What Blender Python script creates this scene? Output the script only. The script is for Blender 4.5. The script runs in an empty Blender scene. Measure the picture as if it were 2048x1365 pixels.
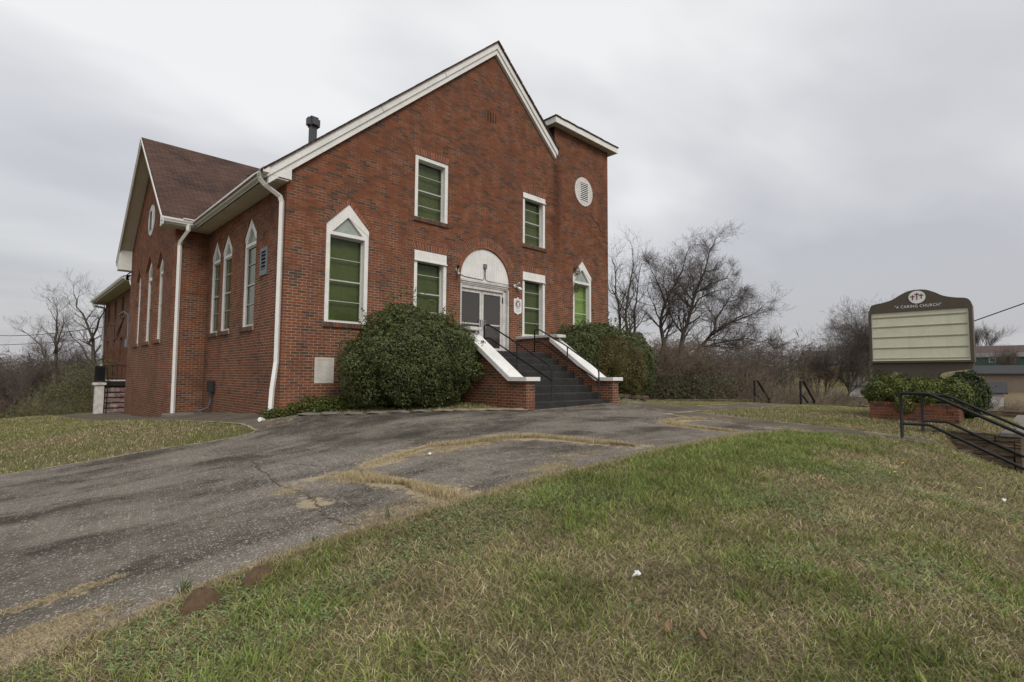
import bpy, math, random
import numpy as np
from mathutils import Vector, Matrix
from mathutils.geometry import tessellate_polygon
R = math.radians
scn = bpy.context.scene
COL = scn.collection
random.seed(7)

# ------------------------------------------------------------------ camera
CAM = (-4.65, -12.494, 0.72)
cd = bpy.data.cameras.new('camera'); cam = bpy.data.objects.new('camera', cd); COL.objects.link(cam)
cd.sensor_width = 36; cd.lens = 18.43; cd.clip_start = .05; cd.clip_end = 3000
cam.matrix_world = Matrix(((.7169, -.0500, -.6953, CAM[0]), (-.6971, -.0430, -.7157, CAM[1]), (.0059, .9978, -.0655, CAM[2]), (0, 0, 0, 1)))
scn.camera = cam
# ------------------------------------------------------------------ light
SUN_EL, SUN_AZ = R(42), R(194)          # azimuth clockwise from +Y
sd = bpy.data.lights.new('sun', 'SUN'); sd.energy = 1.6; sd.angle = R(28); sd.color = (1, .95, .88)
sun = bpy.data.objects.new('sun', sd); COL.objects.link(sun)
dirv = Vector((math.sin(SUN_AZ)*math.cos(SUN_EL), math.cos(SUN_AZ)*math.cos(SUN_EL), math.sin(SUN_EL)))
sun.rotation_euler = dirv.to_track_quat('Z', 'Y').to_euler()
w = bpy.data.worlds.new('World'); scn.world = w; w.use_nodes = True
nt = w.node_tree; N = nt.nodes; Lk = nt.links; N.clear()
def nn(t, **k):
    n = N.new(t)
    for a, b in k.items(): setattr(n, a, b)
    return n
def wmath(op, a, b=None, c=None):
    n = N.new('ShaderNodeMath'); n.operation = op
    for i, v in enumerate((a, b, c)):
        if v is None: continue
        if isinstance(v, (int, float)): n.inputs[i].default_value = v
        else: Lk.new(v, n.inputs[i])
    return n.outputs[0]
tc = nn('ShaderNodeTexCoord')
sky = nn('ShaderNodeTexSky', sky_type='NISHITA', sun_disc=False, sun_elevation=SUN_EL, sun_rotation=SUN_AZ, air_density=1.5, dust_density=4)
skb = nn('ShaderNodeVectorMath', operation='SCALE'); Lk.new(sky.outputs[0], skb.inputs[0]); skb.inputs[3].default_value = 1.0
sep = nn('ShaderNodeSeparateXYZ'); Lk.new(tc.outputs['Generated'], sep.inputs[0])
zz = wmath('MAXIMUM', sep.outputs[2], 0.0)
den = wmath('ADD', zz, .22)
comb = nn('ShaderNodeCombineXYZ')
Lk.new(wmath('DIVIDE', sep.outputs[0], den), comb.inputs[0]); Lk.new(wmath('DIVIDE', sep.outputs[1], den), comb.inputs[1])
rot = nn('ShaderNodeMapping'); rot.inputs['Rotation'].default_value = (0, 0, R(40)); rot.inputs['Scale'].default_value = (.75, 1.2, 1)
Lk.new(comb.outputs[0], rot.inputs[0])
n1 = nn('ShaderNodeTexNoise'); n1.inputs['Scale'].default_value = .85; n1.inputs['Detail'].default_value = 4.5; n1.inputs['Roughness'].default_value = .50; n1.inputs['Distortion'].default_value = .15
Lk.new(rot.outputs[0], n1.inputs['Vector'])
cr = nn('ShaderNodeValToRGB')
e = cr.color_ramp.elements; e[0].position = .30; e[0].color = (.48, .48, .515, 1); e[1].position = .64; e[1].color = (.86, .85, .845, 1)
m_ = e.new(.5); m_.color = (.645, .64, .655, 1)
# brighter overhead, a darker band low down
hi = nn('ShaderNodeMapRange'); hi.inputs[1].default_value = .10; hi.inputs[2].default_value = .55; hi.inputs[3].default_value = -.13; hi.inputs[4].default_value = .16
Lk.new(sep.outputs[2], hi.inputs[0])
# brighter towards the church ridge, dimmer to the right of it
dv = nn('ShaderNodeVectorMath', operation='DOT_PRODUCT'); Lk.new(tc.outputs['Generated'], dv.inputs[0]); dv.inputs[1].default_value = (-.30, .95, .1)
br = nn('ShaderNodeMapRange'); br.inputs[1].default_value = -.1; br.inputs[2].default_value = .75; br.inputs[3].default_value = -.10; br.inputs[4].default_value = .03
Lk.new(dv.outputs['Value'], br.inputs[0])
f1 = wmath('ADD', wmath('ADD', n1.outputs['Fac'], hi.outputs[0]), br.outputs[0])
Lk.new(f1, cr.inputs[0])
mx = nn('ShaderNodeMixRGB'); mx.inputs[0].default_value = .02
Lk.new(cr.outputs[0], mx.inputs[1]); Lk.new(skb.outputs[0], mx.inputs[2])
bg = nn('ShaderNodeBackground'); Lk.new(mx.outputs[0], bg.inputs[0]); bg.inputs[1].default_value = 1.0
out = nn('ShaderNodeOutputWorld'); Lk.new(bg.outputs[0], out.inputs[0])
vs = scn.view_settings; vs.view_transform = 'Standard'; vs.look = 'None'; vs.exposure = 0.0; vs.gamma = 1

# ------------------------------------------------------------------ materials
def mat(name):
    m = bpy.data.materials.new(name); m.use_nodes = True
    t = m.node_tree; b = t.nodes['Principled BSDF']
    return m, t, b
class NB:
    def __init__(s, t): s.t = t
    def n(s, ty, ins=None, **k):
        n = s.t.nodes.new(ty)
        for a, b in k.items(): setattr(n, a, b)
        for a, b in (ins or {}).items(): s.set(n.inputs[a], b)
        return n
    def set(s, i, v):
        if hasattr(v, 'is_linked') or isinstance(v, bpy.types.NodeSocket): s.t.links.new(v, i)
        else: i.default_value = v
    def math(s, op, a, b=0., clamp=False):
        n = s.n('ShaderNodeMath', {0: a, 1: b}, operation=op); n.use_clamp = clamp
        return n.outputs[0]
    def noise(s, vec, scale, detail=3, rough=.55, dist=0):
        return s.n('ShaderNodeTexNoise', {'Vector': vec, 'Scale': scale, 'Detail': detail, 'Roughness': rough, 'Distortion': dist}).outputs['Fac']
    def ramp(s, fac, stops, interp='LINEAR'):
        n = s.n('ShaderNodeValToRGB', {0: fac}); n.color_ramp.interpolation = interp
        el = n.color_ramp.elements
        while len(el) > 1: el.remove(el[-1])
        el[0].position = stops[0][0]; el[0].color = (*stops[0][1], 1)
        for p, c in stops[1:]:
            x = el.new(p); x.color = (*c, 1)
        return n.outputs[0]
    def mix(s, fac, a, b, blend='MIX'):
        n = s.n('ShaderNodeMixRGB', {0: fac, 1: a, 2: b}, blend_type=blend)
        return n.outputs[0]
    def rng(s, v, a, b, c=0., d=1.):
        n = s.n('ShaderNodeMapRange', {0: v, 1: a, 2: b, 3: c, 4: d}); n.clamp = True
        return n.outputs[0]
    def bump(s, h, strength, dist, normal=None):
        d = {'Height': h, 'Strength': strength, 'Distance': dist}
        if normal is not None: d['Normal'] = normal
        return s.n('ShaderNodeBump', d).outputs[0]
def c4(c): return (*c, 1)
def m_paint(name, col, rough=.6, dirt=.25, scale=3, bump=.002, metal=0., dirtcol=None):
    m, t, b = mat(name); B = NB(t)
    g = B.n('ShaderNodeNewGeometry').outputs['Position']
    n1 = B.noise(g, scale, 5, .6); n2 = B.noise(g, scale*9, 4, .6)
    dc = dirtcol or tuple(x*.55 for x in col)
    f = B.math('MULTIPLY', B.rng(B.math('ADD', B.math('MULTIPLY', n1, .6), B.math('MULTIPLY', n2, .4)), .42, .68), dirt)
    mps = B.n('ShaderNodeMapping', {'Vector': g, 'Scale': (7, 7, .8)}).outputs[0]
    f = B.math('MAXIMUM', f, B.math('MULTIPLY', B.rng(B.noise(mps, 1.0, 5, .65), .50, .72), dirt*.9))
    t.links.new(B.mix(f, c4(col), c4(dc)), b.inputs['Base Color'])
    b.inputs['Roughness'].default_value = rough; b.inputs['Metallic'].default_value = metal
    t.links.new(B.bump(n2, .4, bump), b.inputs['Normal'])
    return m
def m_attr(name, rough=.6, var=.25, trans=0., spec=.3, bump=0., scale=40):
    m, t, b = mat(name); B = NB(t)
    a = B.n('ShaderNodeAttribute', attribute_name='Col').outputs['Color']
    g = B.n('ShaderNodeNewGeometry').outputs['Position']
    n1 = B.noise(g, scale, 3, .6)
    v = B.rng(n1, .3, .7, 1-var, 1+var)
    col = B.n('ShaderNodeVectorMath', {0: a, 3: v}, operation='SCALE').outputs[0]
    t.links.new(col, b.inputs['Base Color']); b.inputs['Roughness'].default_value = rough
    b.inputs['Specular IOR Level'].default_value = spec
    if bump: t.links.new(B.bump(n1, .5, bump), b.inputs['Normal'])
    if trans:
        tr = B.n('ShaderNodeBsdfTranslucent', {'Color': col}); mxx = B.n('ShaderNodeMixShader', {0: trans})
        t.links.new(b.outputs[0], mxx.inputs[1]); t.links.new(tr.outputs[0], mxx.inputs[2])
        t.links.new(mxx.outputs[0], t.nodes['Material Output'].inputs[0])
    return m
def m_brick(name, mortar_hi=7.0, tone=1.0, mlow=(.47, .40, .33), mhigh=(.125, .085, .068), stops=None, stain=True):
    m, t, b = mat(name); B = NB(t)
    uv = B.n('ShaderNodeUVMap', uv_map='UVMap').outputs[0]
    g = B.n('ShaderNodeNewGeometry').outputs['Position']
    wob = B.n('ShaderNodeTexNoise', {'Vector': uv, 'Scale': 14., 'Detail': 2}).outputs['Color']
    wv = B.n('ShaderNodeVectorMath', {0: wob, 3: .006}, operation='SCALE').outputs[0]
    uv2 = B.n('ShaderNodeVectorMath', {0: uv, 1: wv}, operation='ADD').outputs[0]
    br = B.n('ShaderNodeTexBrick', {'Vector': uv2, 'Color1': (0, 0, 0, 1), 'Color2': (1, 1, 1, 1), 'Mortar': (.5, .5, .5, 1), 'Scale': 1., 'Mortar Size': .0060, 'Mortar Smooth': .3, 'Bias': 0., 'Brick Width': .216, 'Row Height': .0702})
    br.offset = .5
    tint = br.outputs['Color']; fac = br.outputs['Fac']
    nb = B.noise(g, .75, 4, .65); ns = B.noise(uv, 60, 3, .6); nm = B.noise(g, 2.6, 4, .6)
    tt = B.math('ADD', tint, B.rng(B.noise(g, 1.1, 3, .6), .35, .65, -.07, .10))
    st = stops or [(0, (.205, .072, .036)), (.17, (.262, .094, .044)), (.34, (.225, .077, .036)), (.50, (.17, .062, .034)), (.62, (.235, .079, .036)), (.76, (.185, .067, .036)), (.85, (.135, .068, .043)), (.94, (.10, .064, .045)), (1, (.075, .056, .044))]
    bc = B.ramp(tt, [(p, tuple(x*tone for x in c)) for p, c in st])
    bc = B.mix(B.rng(ns, .3, .7, 0, .30), bc, (.10, .052, .038, 1))
    sp = B.n('ShaderNodeSeparateXYZ', {0: g}).outputs[2]
    mf = B.math('ADD', B.rng(sp, 2.2, mortar_hi-1.5, 0, .85), B.rng(nm, .38, .62, -.45, .45))
    mc = B.mix(B.math('MINIMUM', B.math('MAXIMUM', mf, 0.), 1.), c4(mlow), c4(mhigh))
    mc = B.mix(B.rng(ns, .35, .7, 0, .4), mc, (.13, .10, .08, 1))
    col = B.mix(fac, bc, mc)
    mps = B.n('ShaderNodeMapping', {'Vector': g, 'Scale': (3.2, 3.2, .22)}).outputs[0]; stk = B.noise(mps, 1.0, 5, .6)
    if stain:
        col = B.mix(B.rng(stk, .50, .72, 0, .24), col, (.065, .042, .032, 1)); col = B.mix(B.rng(stk, .26, .42, .20, 0), col, (.33, .17, .115, 1))
        col = B.mix(B.rng(nb, .46, .74, 0, .45), col, (.075, .048, .038, 1))
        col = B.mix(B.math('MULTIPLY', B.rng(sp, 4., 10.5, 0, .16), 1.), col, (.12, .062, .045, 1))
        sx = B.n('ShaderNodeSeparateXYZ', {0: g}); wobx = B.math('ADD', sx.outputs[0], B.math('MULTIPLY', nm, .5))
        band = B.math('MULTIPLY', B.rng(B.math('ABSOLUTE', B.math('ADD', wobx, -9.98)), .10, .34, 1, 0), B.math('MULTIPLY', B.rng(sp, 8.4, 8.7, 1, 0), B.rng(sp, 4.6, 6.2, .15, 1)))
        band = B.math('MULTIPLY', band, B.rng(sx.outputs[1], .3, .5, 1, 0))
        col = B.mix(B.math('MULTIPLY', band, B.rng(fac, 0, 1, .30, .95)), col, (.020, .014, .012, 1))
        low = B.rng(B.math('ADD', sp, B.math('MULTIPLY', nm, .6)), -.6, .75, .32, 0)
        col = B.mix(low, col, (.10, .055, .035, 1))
    t.links.new(col, b.inputs['Base Color']); b.inputs['Roughness'].default_value = .9; b.inputs['Specular IOR Level'].default_value = .08
    h = B.math('ADD', B.math('MULTIPLY', fac, -1.), B.math('MULTIPLY', ns, .25))
    t.links.new(B.bump(h, .8, .006), b.inputs['Normal'])
    return m
M = {}
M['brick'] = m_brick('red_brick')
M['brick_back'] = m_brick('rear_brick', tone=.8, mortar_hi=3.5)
M['brick_planter'] = m_brick('planter_brick', tone=.62, mlow=(.20, .17, .13), mhigh=(.12, .1, .08), stain=False, stops=[(0, (.29, .105, .062)), (.3, (.33, .125, .072)), (.6, (.24, .09, .058)), (.8, (.21, .09, .065)), (.9, (.14, .08, .06)), (1, (.06, .05, .045))])
M['white'] = m_paint('white_trim_paint', (.79, .79, .77), .55, .45, 2.2, .0015, dirtcol=(.40, .38, .34))
M['white_old'] = m_paint('old_white_paint', (.66, .655, .63), .7, .75, 5, .003, dirtcol=(.32, .29, .26))
M['gutter'] = m_paint('gutter_white', (.80, .80, .78), .35, .3, 4, .0005)
M['soffit'] = m_paint('soffit_cream', (.56, .53, .45), .6, .45, 1.5, .001, dirtcol=(.33, .27, .2))
M['sash'] = m_paint('aluminium_sash', (.50, .50, .48), .45, .4, 8, .0005)
M['black'] = m_paint('black_iron_paint', (.010, .0105, .012), .62, .5, 20, .0008, dirtcol=(.022, .021, .021))
M['black'].node_tree.nodes['Principled BSDF'].inputs['Specular IOR Level'].default_value = .3
M['flue'] = m_paint('flue_metal', (.045, .05, .06), .6, .5, 6, .001, dirtcol=(.10, .085, .075))
M['dark'] = m_paint('tar_black', (.02, .018, .016), .9, .4, 6)
M['dark_backing'] = m_paint('pane_dark_backing', (.28, .29, .225), .9, .8, 1.1)  # dark tone of the added board behind the middle of the panes
M['glow_backing'] = m_paint('edge_glow_backing', (.68, .78, .52), .9, .1, 3)  # pale green of the added board that brightens the pane edges
M['concrete'] = m_paint('grey_concrete', (.19, .175, .15), .9, .8, 4, .006, dirtcol=(.07, .062, .052))
M['stone'] = m_paint('edging_stone', (.27, .22, .15), .9, .8, 7, .01, dirtcol=(.12, .09, .06))
M['plaque'] = m_paint('limestone_plaque', (.62, .60, .55), .85, .6, 6, .002, dirtcol=(.33, .30, .26))
M['timber'] = m_paint('weathered_timber', (.175, .135, .095), .95, .95, 4, .015, dirtcol=(.045, .034, .024))
def m_timber():
    m, t, b = mat('weathered_timber'); B = NB(t); g = B.n('ShaderNodeNewGeometry').outputs['Position']
    a = B.noise(B.n('ShaderNodeMapping', {'Vector': g, 'Scale': (1.2, 1.2, 9)}).outputs[0], 3, 6, .7, .6); n2 = B.noise(g, 2.2, 5, .7)
    c = B.mix(B.rng(a, .36, .62), (.035, .026, .019, 1), (.20, .155, .105, 1)); c = B.mix(B.rng(n2, .45, .7, 0, .6), c, (.06, .048, .036, 1))
    t.links.new(c, b.inputs['Base Color']); b.inputs['Roughness'].default_value = 1.; b.inputs['Specular IOR Level'].default_value = .08
    t.links.new(B.bump(a, 1., .02), b.inputs['Normal']); return m
M['timber'] = m_timber()
M['bronze'] = m_paint('bronze_sign_metal', (.082, .066, .046), .55, .35, 5, .0006)
M['panel'] = m_paint('sign_panel', (.67, .68, .53), .4, .4, 3, .0002, dirtcol=(.42, .43, .30))
M['track'] = m_paint('panel_track', (.44, .41, .29), .5, .3, 4, .0004)
M['white_pl'] = m_paint('white_plastic', (.78, .78, .78), .4, .15, 6, .0003)
M['maroon'] = m_paint('maroon_ink', (.13, .018, .02), .5, .1, 6, .0002)
M['grey_ink'] = m_paint('grey_ink', (.36, .37, .38), .6, .1, 6, .0002)
M['steelgrey'] = m_paint('grey_box_metal', (.17, .19, .21), .5, .3, 8, .0005)
M['galv'] = m_paint('galvanised', (.32, .34, .37), .45, .4, 9, .0005, metal=.4)
M['vent'] = m_paint('vent_metal', (.15, .17, .20), .55, .4, 9, .0006)
M['tan'] = m_paint('boarded_tan', (.46, .30, .17), .8, .4, 5)
M['frost'] = m_paint('frosted_top_glass', (.33, .37, .33), .25, .6, 4, .001, dirtcol=(.16, .20, .17))
M['void'] = m_paint('dark_void', (.012, .011, .010), .95, .1, 5)
M['brickpiece'] = m_attr('brick_piece', .85, .22, bump=.003, scale=45)
M['leaf'] = m_attr('leaf', .5, .15, trans=.2, spec=.3)
M['grass'] = m_attr('grass_blade', .7, .12, trans=.2, spec=.12)
M['bark'] = m_attr('bark', .95, .3, spec=.1, scale=8)
M['crackm'] = m_paint('crack_dirt', (.045, .037, .028), .98, .9, 9, .004, dirtcol=(.20, .155, .10))
M['soil'] = m_attr('soil_and_turf', .98, .35, spec=.05, bump=.02, scale=30)
M['antsoil'] = m_paint('ant_soil', (.135, .088, .052), .98, .95, 28, .05, dirtcol=(.08, .042, .022))
M['yellow'] = m_paint('dandelion_yellow', (.80, .55, .02), .7, .1)
M['deadleaf'] = m_paint('dead_leaf', (.21, .125, .07), .8, .4, 30)
M['paper'] = m_paint('paper_scrap', (.80, .80, .80), .8, .2, 30)

def m_glass():
    m, t, b = mat('green_glass'); B = NB(t)
    g = B.n('ShaderNodeNewGeometry').outputs['Position']
    tr = B.n('ShaderNodeBsdfTransparent', {'Color': (.60, .68, .45, 1)})
    gl = B.n('ShaderNodeBsdfGlossy', {'Color': (1, 1, 1, 1), 'Roughness': .12})
    t.links.new(B.bump(B.noise(g, 5, 2), .25, .01), gl.inputs['Normal'])
    fr = B.n('ShaderNodeFresnel', {'IOR': 1.33}).outputs[0]
    mx = B.n('ShaderNodeMixShader', {0: fr}); t.links.new(tr.outputs[0], mx.inputs[1]); t.links.new(gl.outputs[0], mx.inputs[2])
    t.links.new(mx.outputs[0], t.nodes['Material Output'].inputs[0])
    return m
M['glass'] = m_glass()
def m_dglass():
    m, t, b = mat('door_glass'); B = NB(t)
    b.inputs['Base Color'].default_value = (.045, .040, .035, 1); b.inputs['Roughness'].default_value = .07
    b.inputs['Specular IOR Level'].default_value = .75
    return m
M['dglass'] = m_dglass()
def m_shingle():
    m, t, b = mat('brown_shingles'); B = NB(t)
    uv = B.n('ShaderNodeUVMap', uv_map='UVMap').outputs[0]
    wob = B.n('ShaderNodeTexNoise', {'Vector': uv, 'Scale': 3., 'Detail': 2}).outputs['Color']
    wv = B.n('ShaderNodeVectorMath', {0: wob, 3: .012}, operation='SCALE').outputs[0]
    uv2 = B.n('ShaderNodeVectorMath', {0: uv, 1: wv}, operation='ADD').outputs[0]
    br = B.n('ShaderNodeTexBrick', {'Vector': uv2, 'Color1': (0, 0, 0, 1), 'Color2': (1, 1, 1, 1), 'Mortar': (.5, .5, .5, 1), 'Scale': 1., 'Mortar Size': .011, 'Mortar Smooth': .35, 'Brick Width': .30, 'Row Height': .125})
    g = B.n('ShaderNodeNewGeometry').outputs['Position']
    c = B.ramp(br.outputs['Color'], [(0, (.075, .045, .037)), (.3, (.11, .067, .053)), (.55, (.058, .042, .039)), (.8, (.09, .056, .047)), (1, (.135, .086, .067))])
    c = B.mix(B.rng(B.noise(uv, 90, 3), .3, .7, 0, .5), c, (.055, .036, .033, 1))
    c = B.mix(br.outputs['Fac'], c, (.022, .014, .013, 1))
    c = B.mix(B.rng(B.noise(g, .9, 4), .4, .7, 0, .35), c, (.16, .095, .072, 1))
    t.links.new(c, b.inputs['Base Color']); b.inputs['Roughness'].default_value = .95; b.inputs['Specular IOR Level'].default_value = .15
    sy = B.n('ShaderNodeSeparateXYZ', {0: uv2}).outputs[1]
    saw = B.math('FRACT', B.math('DIVIDE', sy, .125))
    h = B.math('ADD', B.math('MULTIPLY', saw, -1.), B.math('MULTIPLY', br.outputs['Fac'], -.6))
    t.links.new(B.bump(h, .7, .012), b.inputs['Normal'])
    return m
M['shingle'] = m_shingle()
def m_asphalt(name='worn_asphalt', chips=True, base=((.064, .056, .047), (.225, .200, .166))):
    m, t, b = mat(name); B = NB(t)
    g = B.n('ShaderNodeNewGeometry').outputs['Position']
    at = B.n('ShaderNodeAttribute', attribute_name='Col').outputs['Color']
    sp = B.n('ShaderNodeSeparateColor', {0: at})
    mp = B.n('ShaderNodeMapping', {'Vector': g, 'Scale': (.50, 1.15, 1.)}).outputs[0]
    mp2 = B.n('ShaderNodeMapping', {'Vector': g, 'Scale': (.62, 1., 1.), 'Rotation': (0, 0, .1)}).outputs[0]
    streak = B.noise(mp, 1.1, 6, .65, .4)
    fine = B.noise(g, 160, 3, .7); mid = B.noise(g, 26, 4, .7)
    c = B.mix(B.rng(B.math('ADD', B.math('MULTIPLY', streak, .6), B.math('MULTIPLY', B.noise(g, 1.1, 7, .75, .8), .5)), .46, .62), c4(base[0]), c4(base[1]))
    c = B.mix(B.rng(fine, .35, .7, 0, .65), c, (.055, .046, .037, 1))
    c = B.mix(B.rng(mid, .5, .75, 0, .45), c, (.17, .145, .115, 1))
    if chips:
        for sc, thr, bias in ((48, .24, .04), (90, .28, .08), (28, .15, -.03)):
            vo = B.n('ShaderNodeTexVoronoi', {'Vector': mp2, 'Scale': float(sc), 'Randomness': 1.})
            rnd = B.n('ShaderNodeSeparateColor', {0: vo.outputs['Color']}).outputs[0]
            dens = B.math('ADD', B.rng(streak, .36, .64, .05+bias, .62+bias), B.math('MULTIPLY', sp.outputs[1], .6))
            on = B.math('MULTIPLY', B.math('LESS_THAN', rnd, dens), B.rng(vo.outputs['Distance'], thr, thr+.10, 1, 0))
            r2 = B.n('ShaderNodeSeparateColor', {0: vo.outputs['Color']}).outputs[2]
            cc = B.ramp(r2, [(0, (.23, .205, .17)), (.5, (.34, .315, .28)), (1, (.56, .55, .54))])
            c = B.mix(B.math('MULTIPLY', on, .85), c, cc)
    tan = B.mix(B.rng(B.noise(g, 70, 4, .7), .35, .65), (.23, .18, .11, 1), (.50, .425, .29, 1))
    edge = B.math('ADD', sp.outputs[0], B.rng(B.noise(g, 9, 5, .7), .3, .7, -.45, .45))
    c = B.mix(B.rng(edge, .42, .66, 0, .92), c, tan)
    dk = B.math('ADD', sp.outputs[2], B.rng(B.noise(g, 3, 5, .7), .3, .7, -.3, .3))
    c = B.mix(B.rng(dk, .35, .8, 0, .6), c, (.040, .034, .028, 1))
    t.links.new(c, b.inputs['Base Color']); b.inputs['Roughness'].default_value = 1.; b.inputs['Specular IOR Level'].default_value = .08
    t.links.new(B.bump(B.math('ADD', fine, B.math('MULTIPLY', mid, .8)), .8, .008), b.inputs['Normal'])
    return m
M['asphalt'] = m_asphalt()
M['walk'] = m_asphalt('worn_concrete_walk', chips=False, base=((.115, .098, .075), (.185, .158, .122)))
def m_step():
    m, t, b = mat('black_painted_steps'); B = NB(t)
    g = B.n('ShaderNodeNewGeometry').outputs['Position']
    n1 = B.noise(g, 2.5, 6, .7); n2 = B.noise(g, 22, 4, .7)
    c = B.mix(B.rng(n1, .35, .65), (.010, .0098, .0095, 1), (.028, .026, .024, 1))
    c = B.mix(B.rng(n2, .55, .78, 0, .6), c, (.12, .108, .092, 1))
    t.links.new(c, b.inputs['Base Color']); b.inputs['Roughness'].default_value = .7
    t.links.new(B.bump(n2, .8, .01), b.inputs['Normal']); return m
M['step'] = m_step()

# ------------------------------------------------------------------ mesh helpers
ORG = {}
def link(o, parent=None, org=None, label=None, cat=None, group=None, kind=None):
    COL.objects.link(o)
    if parent is not None:
        o.parent = parent; ORG[o] = ORG[parent]
    else:
        ORG[o] = org or (0, 0, 0); o.location = ORG[o]
    if label: o['label'] = label
    if cat: o['category'] = cat
    if group: o['group'] = group
    if kind: o['kind'] = kind
    return o
def thing(name, org, label, cat, group=None):
    o = bpy.data.objects.new(name, None); o.empty_display_size = .2
    return link(o, None, org, label, cat, group)
class MB:
    def __init__(s): s.v = []; s.f = []; s.c = []
    def add(s, vs, fs, col=None):
        n = len(s.v); s.v += [tuple(p) for p in vs]
        for f in fs: s.f.append(tuple(n+i for i in f)); s.c.append(col)
        return s
    def box(s, x0, x1, y0, y1, z0, z1, col=None):
        return s.add([(x0, y0, z0), (x1, y0, z0), (x1, y1, z0), (x0, y1, z0), (x0, y0, z1), (x1, y0, z1), (x1, y1, z1), (x0, y1, z1)],
                     [(0, 3, 2, 1), (4, 5, 6, 7), (0, 1, 5, 4), (1, 2, 6, 5), (2, 3, 7, 6), (3, 0, 4, 7)], col)
    def pbox(s, P, a0, a1, z0, z1, d0, d1, col=None):
        q = [P(a, z, d) for d in (d0, d1) for a, z in ((a0, z0), (a1, z0), (a1, z1), (a0, z1))]
        return s.add(q, [(0, 1, 2, 3), (7, 6, 5, 4), (0, 4, 5, 1), (1, 5, 6, 2), (2, 6, 7, 3), (3, 7, 4, 0)], col)
    def plate(s, P, outer, holes, d0, d1, back=False, col=None):
        """face at depth d0 with holes; edges run to d1"""
        loops = [outer] + list(holes)
        tris = tessellate_polygon([[Vector((a, z, 0)) for a, z in l] for l in loops])
        flat = [p for l in loops for p in l]
        s.add([P(a, z, d0) for a, z in flat], [tuple(t) for t in tris], col)
        if back: s.add([P(a, z, d1) for a, z in flat], [tuple(t) for t in tris], col)
        for l in loops:
            n = len(l)
            s.add([P(a, z, d0) for a, z in l] + [P(a, z, d1) for a, z in l], [(i, (i+1) % n, n+(i+1) % n, n+i) for i in range(n)], col)
        return s
    def prism(s, P, poly, d0, d1, col=None):
        return s.plate(P, poly, [], d0, d1, True, col)
    def tube(s, pts, r, n=8, col=None, caps=True):
        pts = [Vector(p) for p in pts]; rr = r if isinstance(r, (list, tuple)) else [r]*len(pts)
        rings = []
        up = None
        for i, p in enumerate(pts):
            a = pts[max(i-1, 0)]; b = pts[min(i+1, len(pts)-1)]; d = (b-a).normalized()
            if up is None: up = Vector((0, 0, 1)) if abs(d.z) < .9 else Vector((1, 0, 0))
            x = d.cross(up).normalized(); y = x.cross(d).normalized(); up = y
            rings.append([p + x*math.cos(2*math.pi*k/n)*rr[i] + y*math.sin(2*math.pi*k/n)*rr[i] for k in range(n)])
        vs = [q for rg in rings for q in rg]; fs = []
        for i in range(len(pts)-1):
            for k in range(n): fs.append((i*n+k, i*n+(k+1) % n, (i+1)*n+(k+1) % n, (i+1)*n+k))
        if caps: fs += [tuple(range(n)), tuple((len(pts)-1)*n+k for k in range(n))]
        return s.add(vs, fs, col)
    def blob(s, c, r, seed=0, n=10, m=7, amp=.15, flat=0., col=None):
        rd = random.Random(seed); vs = []
        ph = [rd.uniform(0, 6.28) for _ in range(6)]
        for j in range(m+1):
            th = math.pi*j/m
            for k in range(n):
                a = 2*math.pi*k/n
                f = 1+amp*(math.sin(2*a+ph[0])*math.sin(th*2+ph[1])+.6*math.sin(3*a+ph[2]+th*3)+.4*math.sin(5*a+ph[3])*math.sin(4*th+ph[4]))
                z = math.cos(th)*r[2]*f
                vs.append((c[0]+math.sin(th)*math.cos(a)*r[0]*f, c[1]+math.sin(th)*math.sin(a)*r[1]*f, c[2]+max(z, -r[2]*(1-flat))))
        fs = [(j*n+k, j*n+(k+1) % n, (j+1)*n+(k+1) % n, (j+1)*n+k) for j in range(m) for k in range(n)]
        return s.add(vs, fs, col)
    def obj(s, name, m, parent=None, org=None, uv=None, smooth=False, bevel=0, **kw):
        if parent is not None: o0 = ORG[parent]
        else: o0 = org or s.base()
        me = bpy.data.meshes.new(name)
        V = np.array(s.v, float) - np.array(o0)
        me.from_pydata(V.tolist(), [], s.f); me.materials.append(m)
        nl = len(me.loops)
        W = np.array(s.v, float)
        li = np.zeros(nl, int); me.loops.foreach_get('vertex_index', li)
        nr = np.zeros(len(me.polygons)*3); me.polygons.foreach_get('normal', nr); nr = np.abs(nr.reshape(-1, 3))
        lt = np.zeros(len(me.polygons), int); me.polygons.foreach_get('loop_total', lt)
        pn = np.repeat(nr, lt, axis=0); P = W[li]
        ax = pn.argmax(1)
        U = np.where(ax == 0, P[:, 1], P[:, 0]); Vv = np.where(ax == 2, P[:, 1], P[:, 2])
        if uv == 'roofX': k = ax >= 1; U = P[:, 0]; Vv = P[:, 1]*1.335
        if uv == 'roofY': U = P[:, 1]; Vv = P[:, 0]*1.335
        ul = me.uv_layers.new(name='UVMap'); ul.data.foreach_set('uv', np.stack([U, Vv], 1).ravel())
        if any(c is not None for c in s.c):
            a = me.color_attributes.new('Col', 'FLOAT_COLOR', 'CORNER')
            cc = np.array([(*(c or (.2, .2, .2)), 1) for c in s.c]); a.data.foreach_set('color', np.repeat(cc, lt, axis=0).ravel())
        if smooth: me.polygons.foreach_set('use_smooth', [True]*len(me.polygons))
        o = bpy.data.objects.new(name, me)
        if bevel:
            md = o.modifiers.new('bevel', 'BEVEL'); md.width = bevel; md.segments = 2; md.limit_method = 'ANGLE'
        link(o, parent, o0, **kw)
        return o
    def base(s):
        a = np.array(s.v); return (float(a[:, 0].mean()), float(a[:, 1].mean()), float(a[:, 2].min()))
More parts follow.
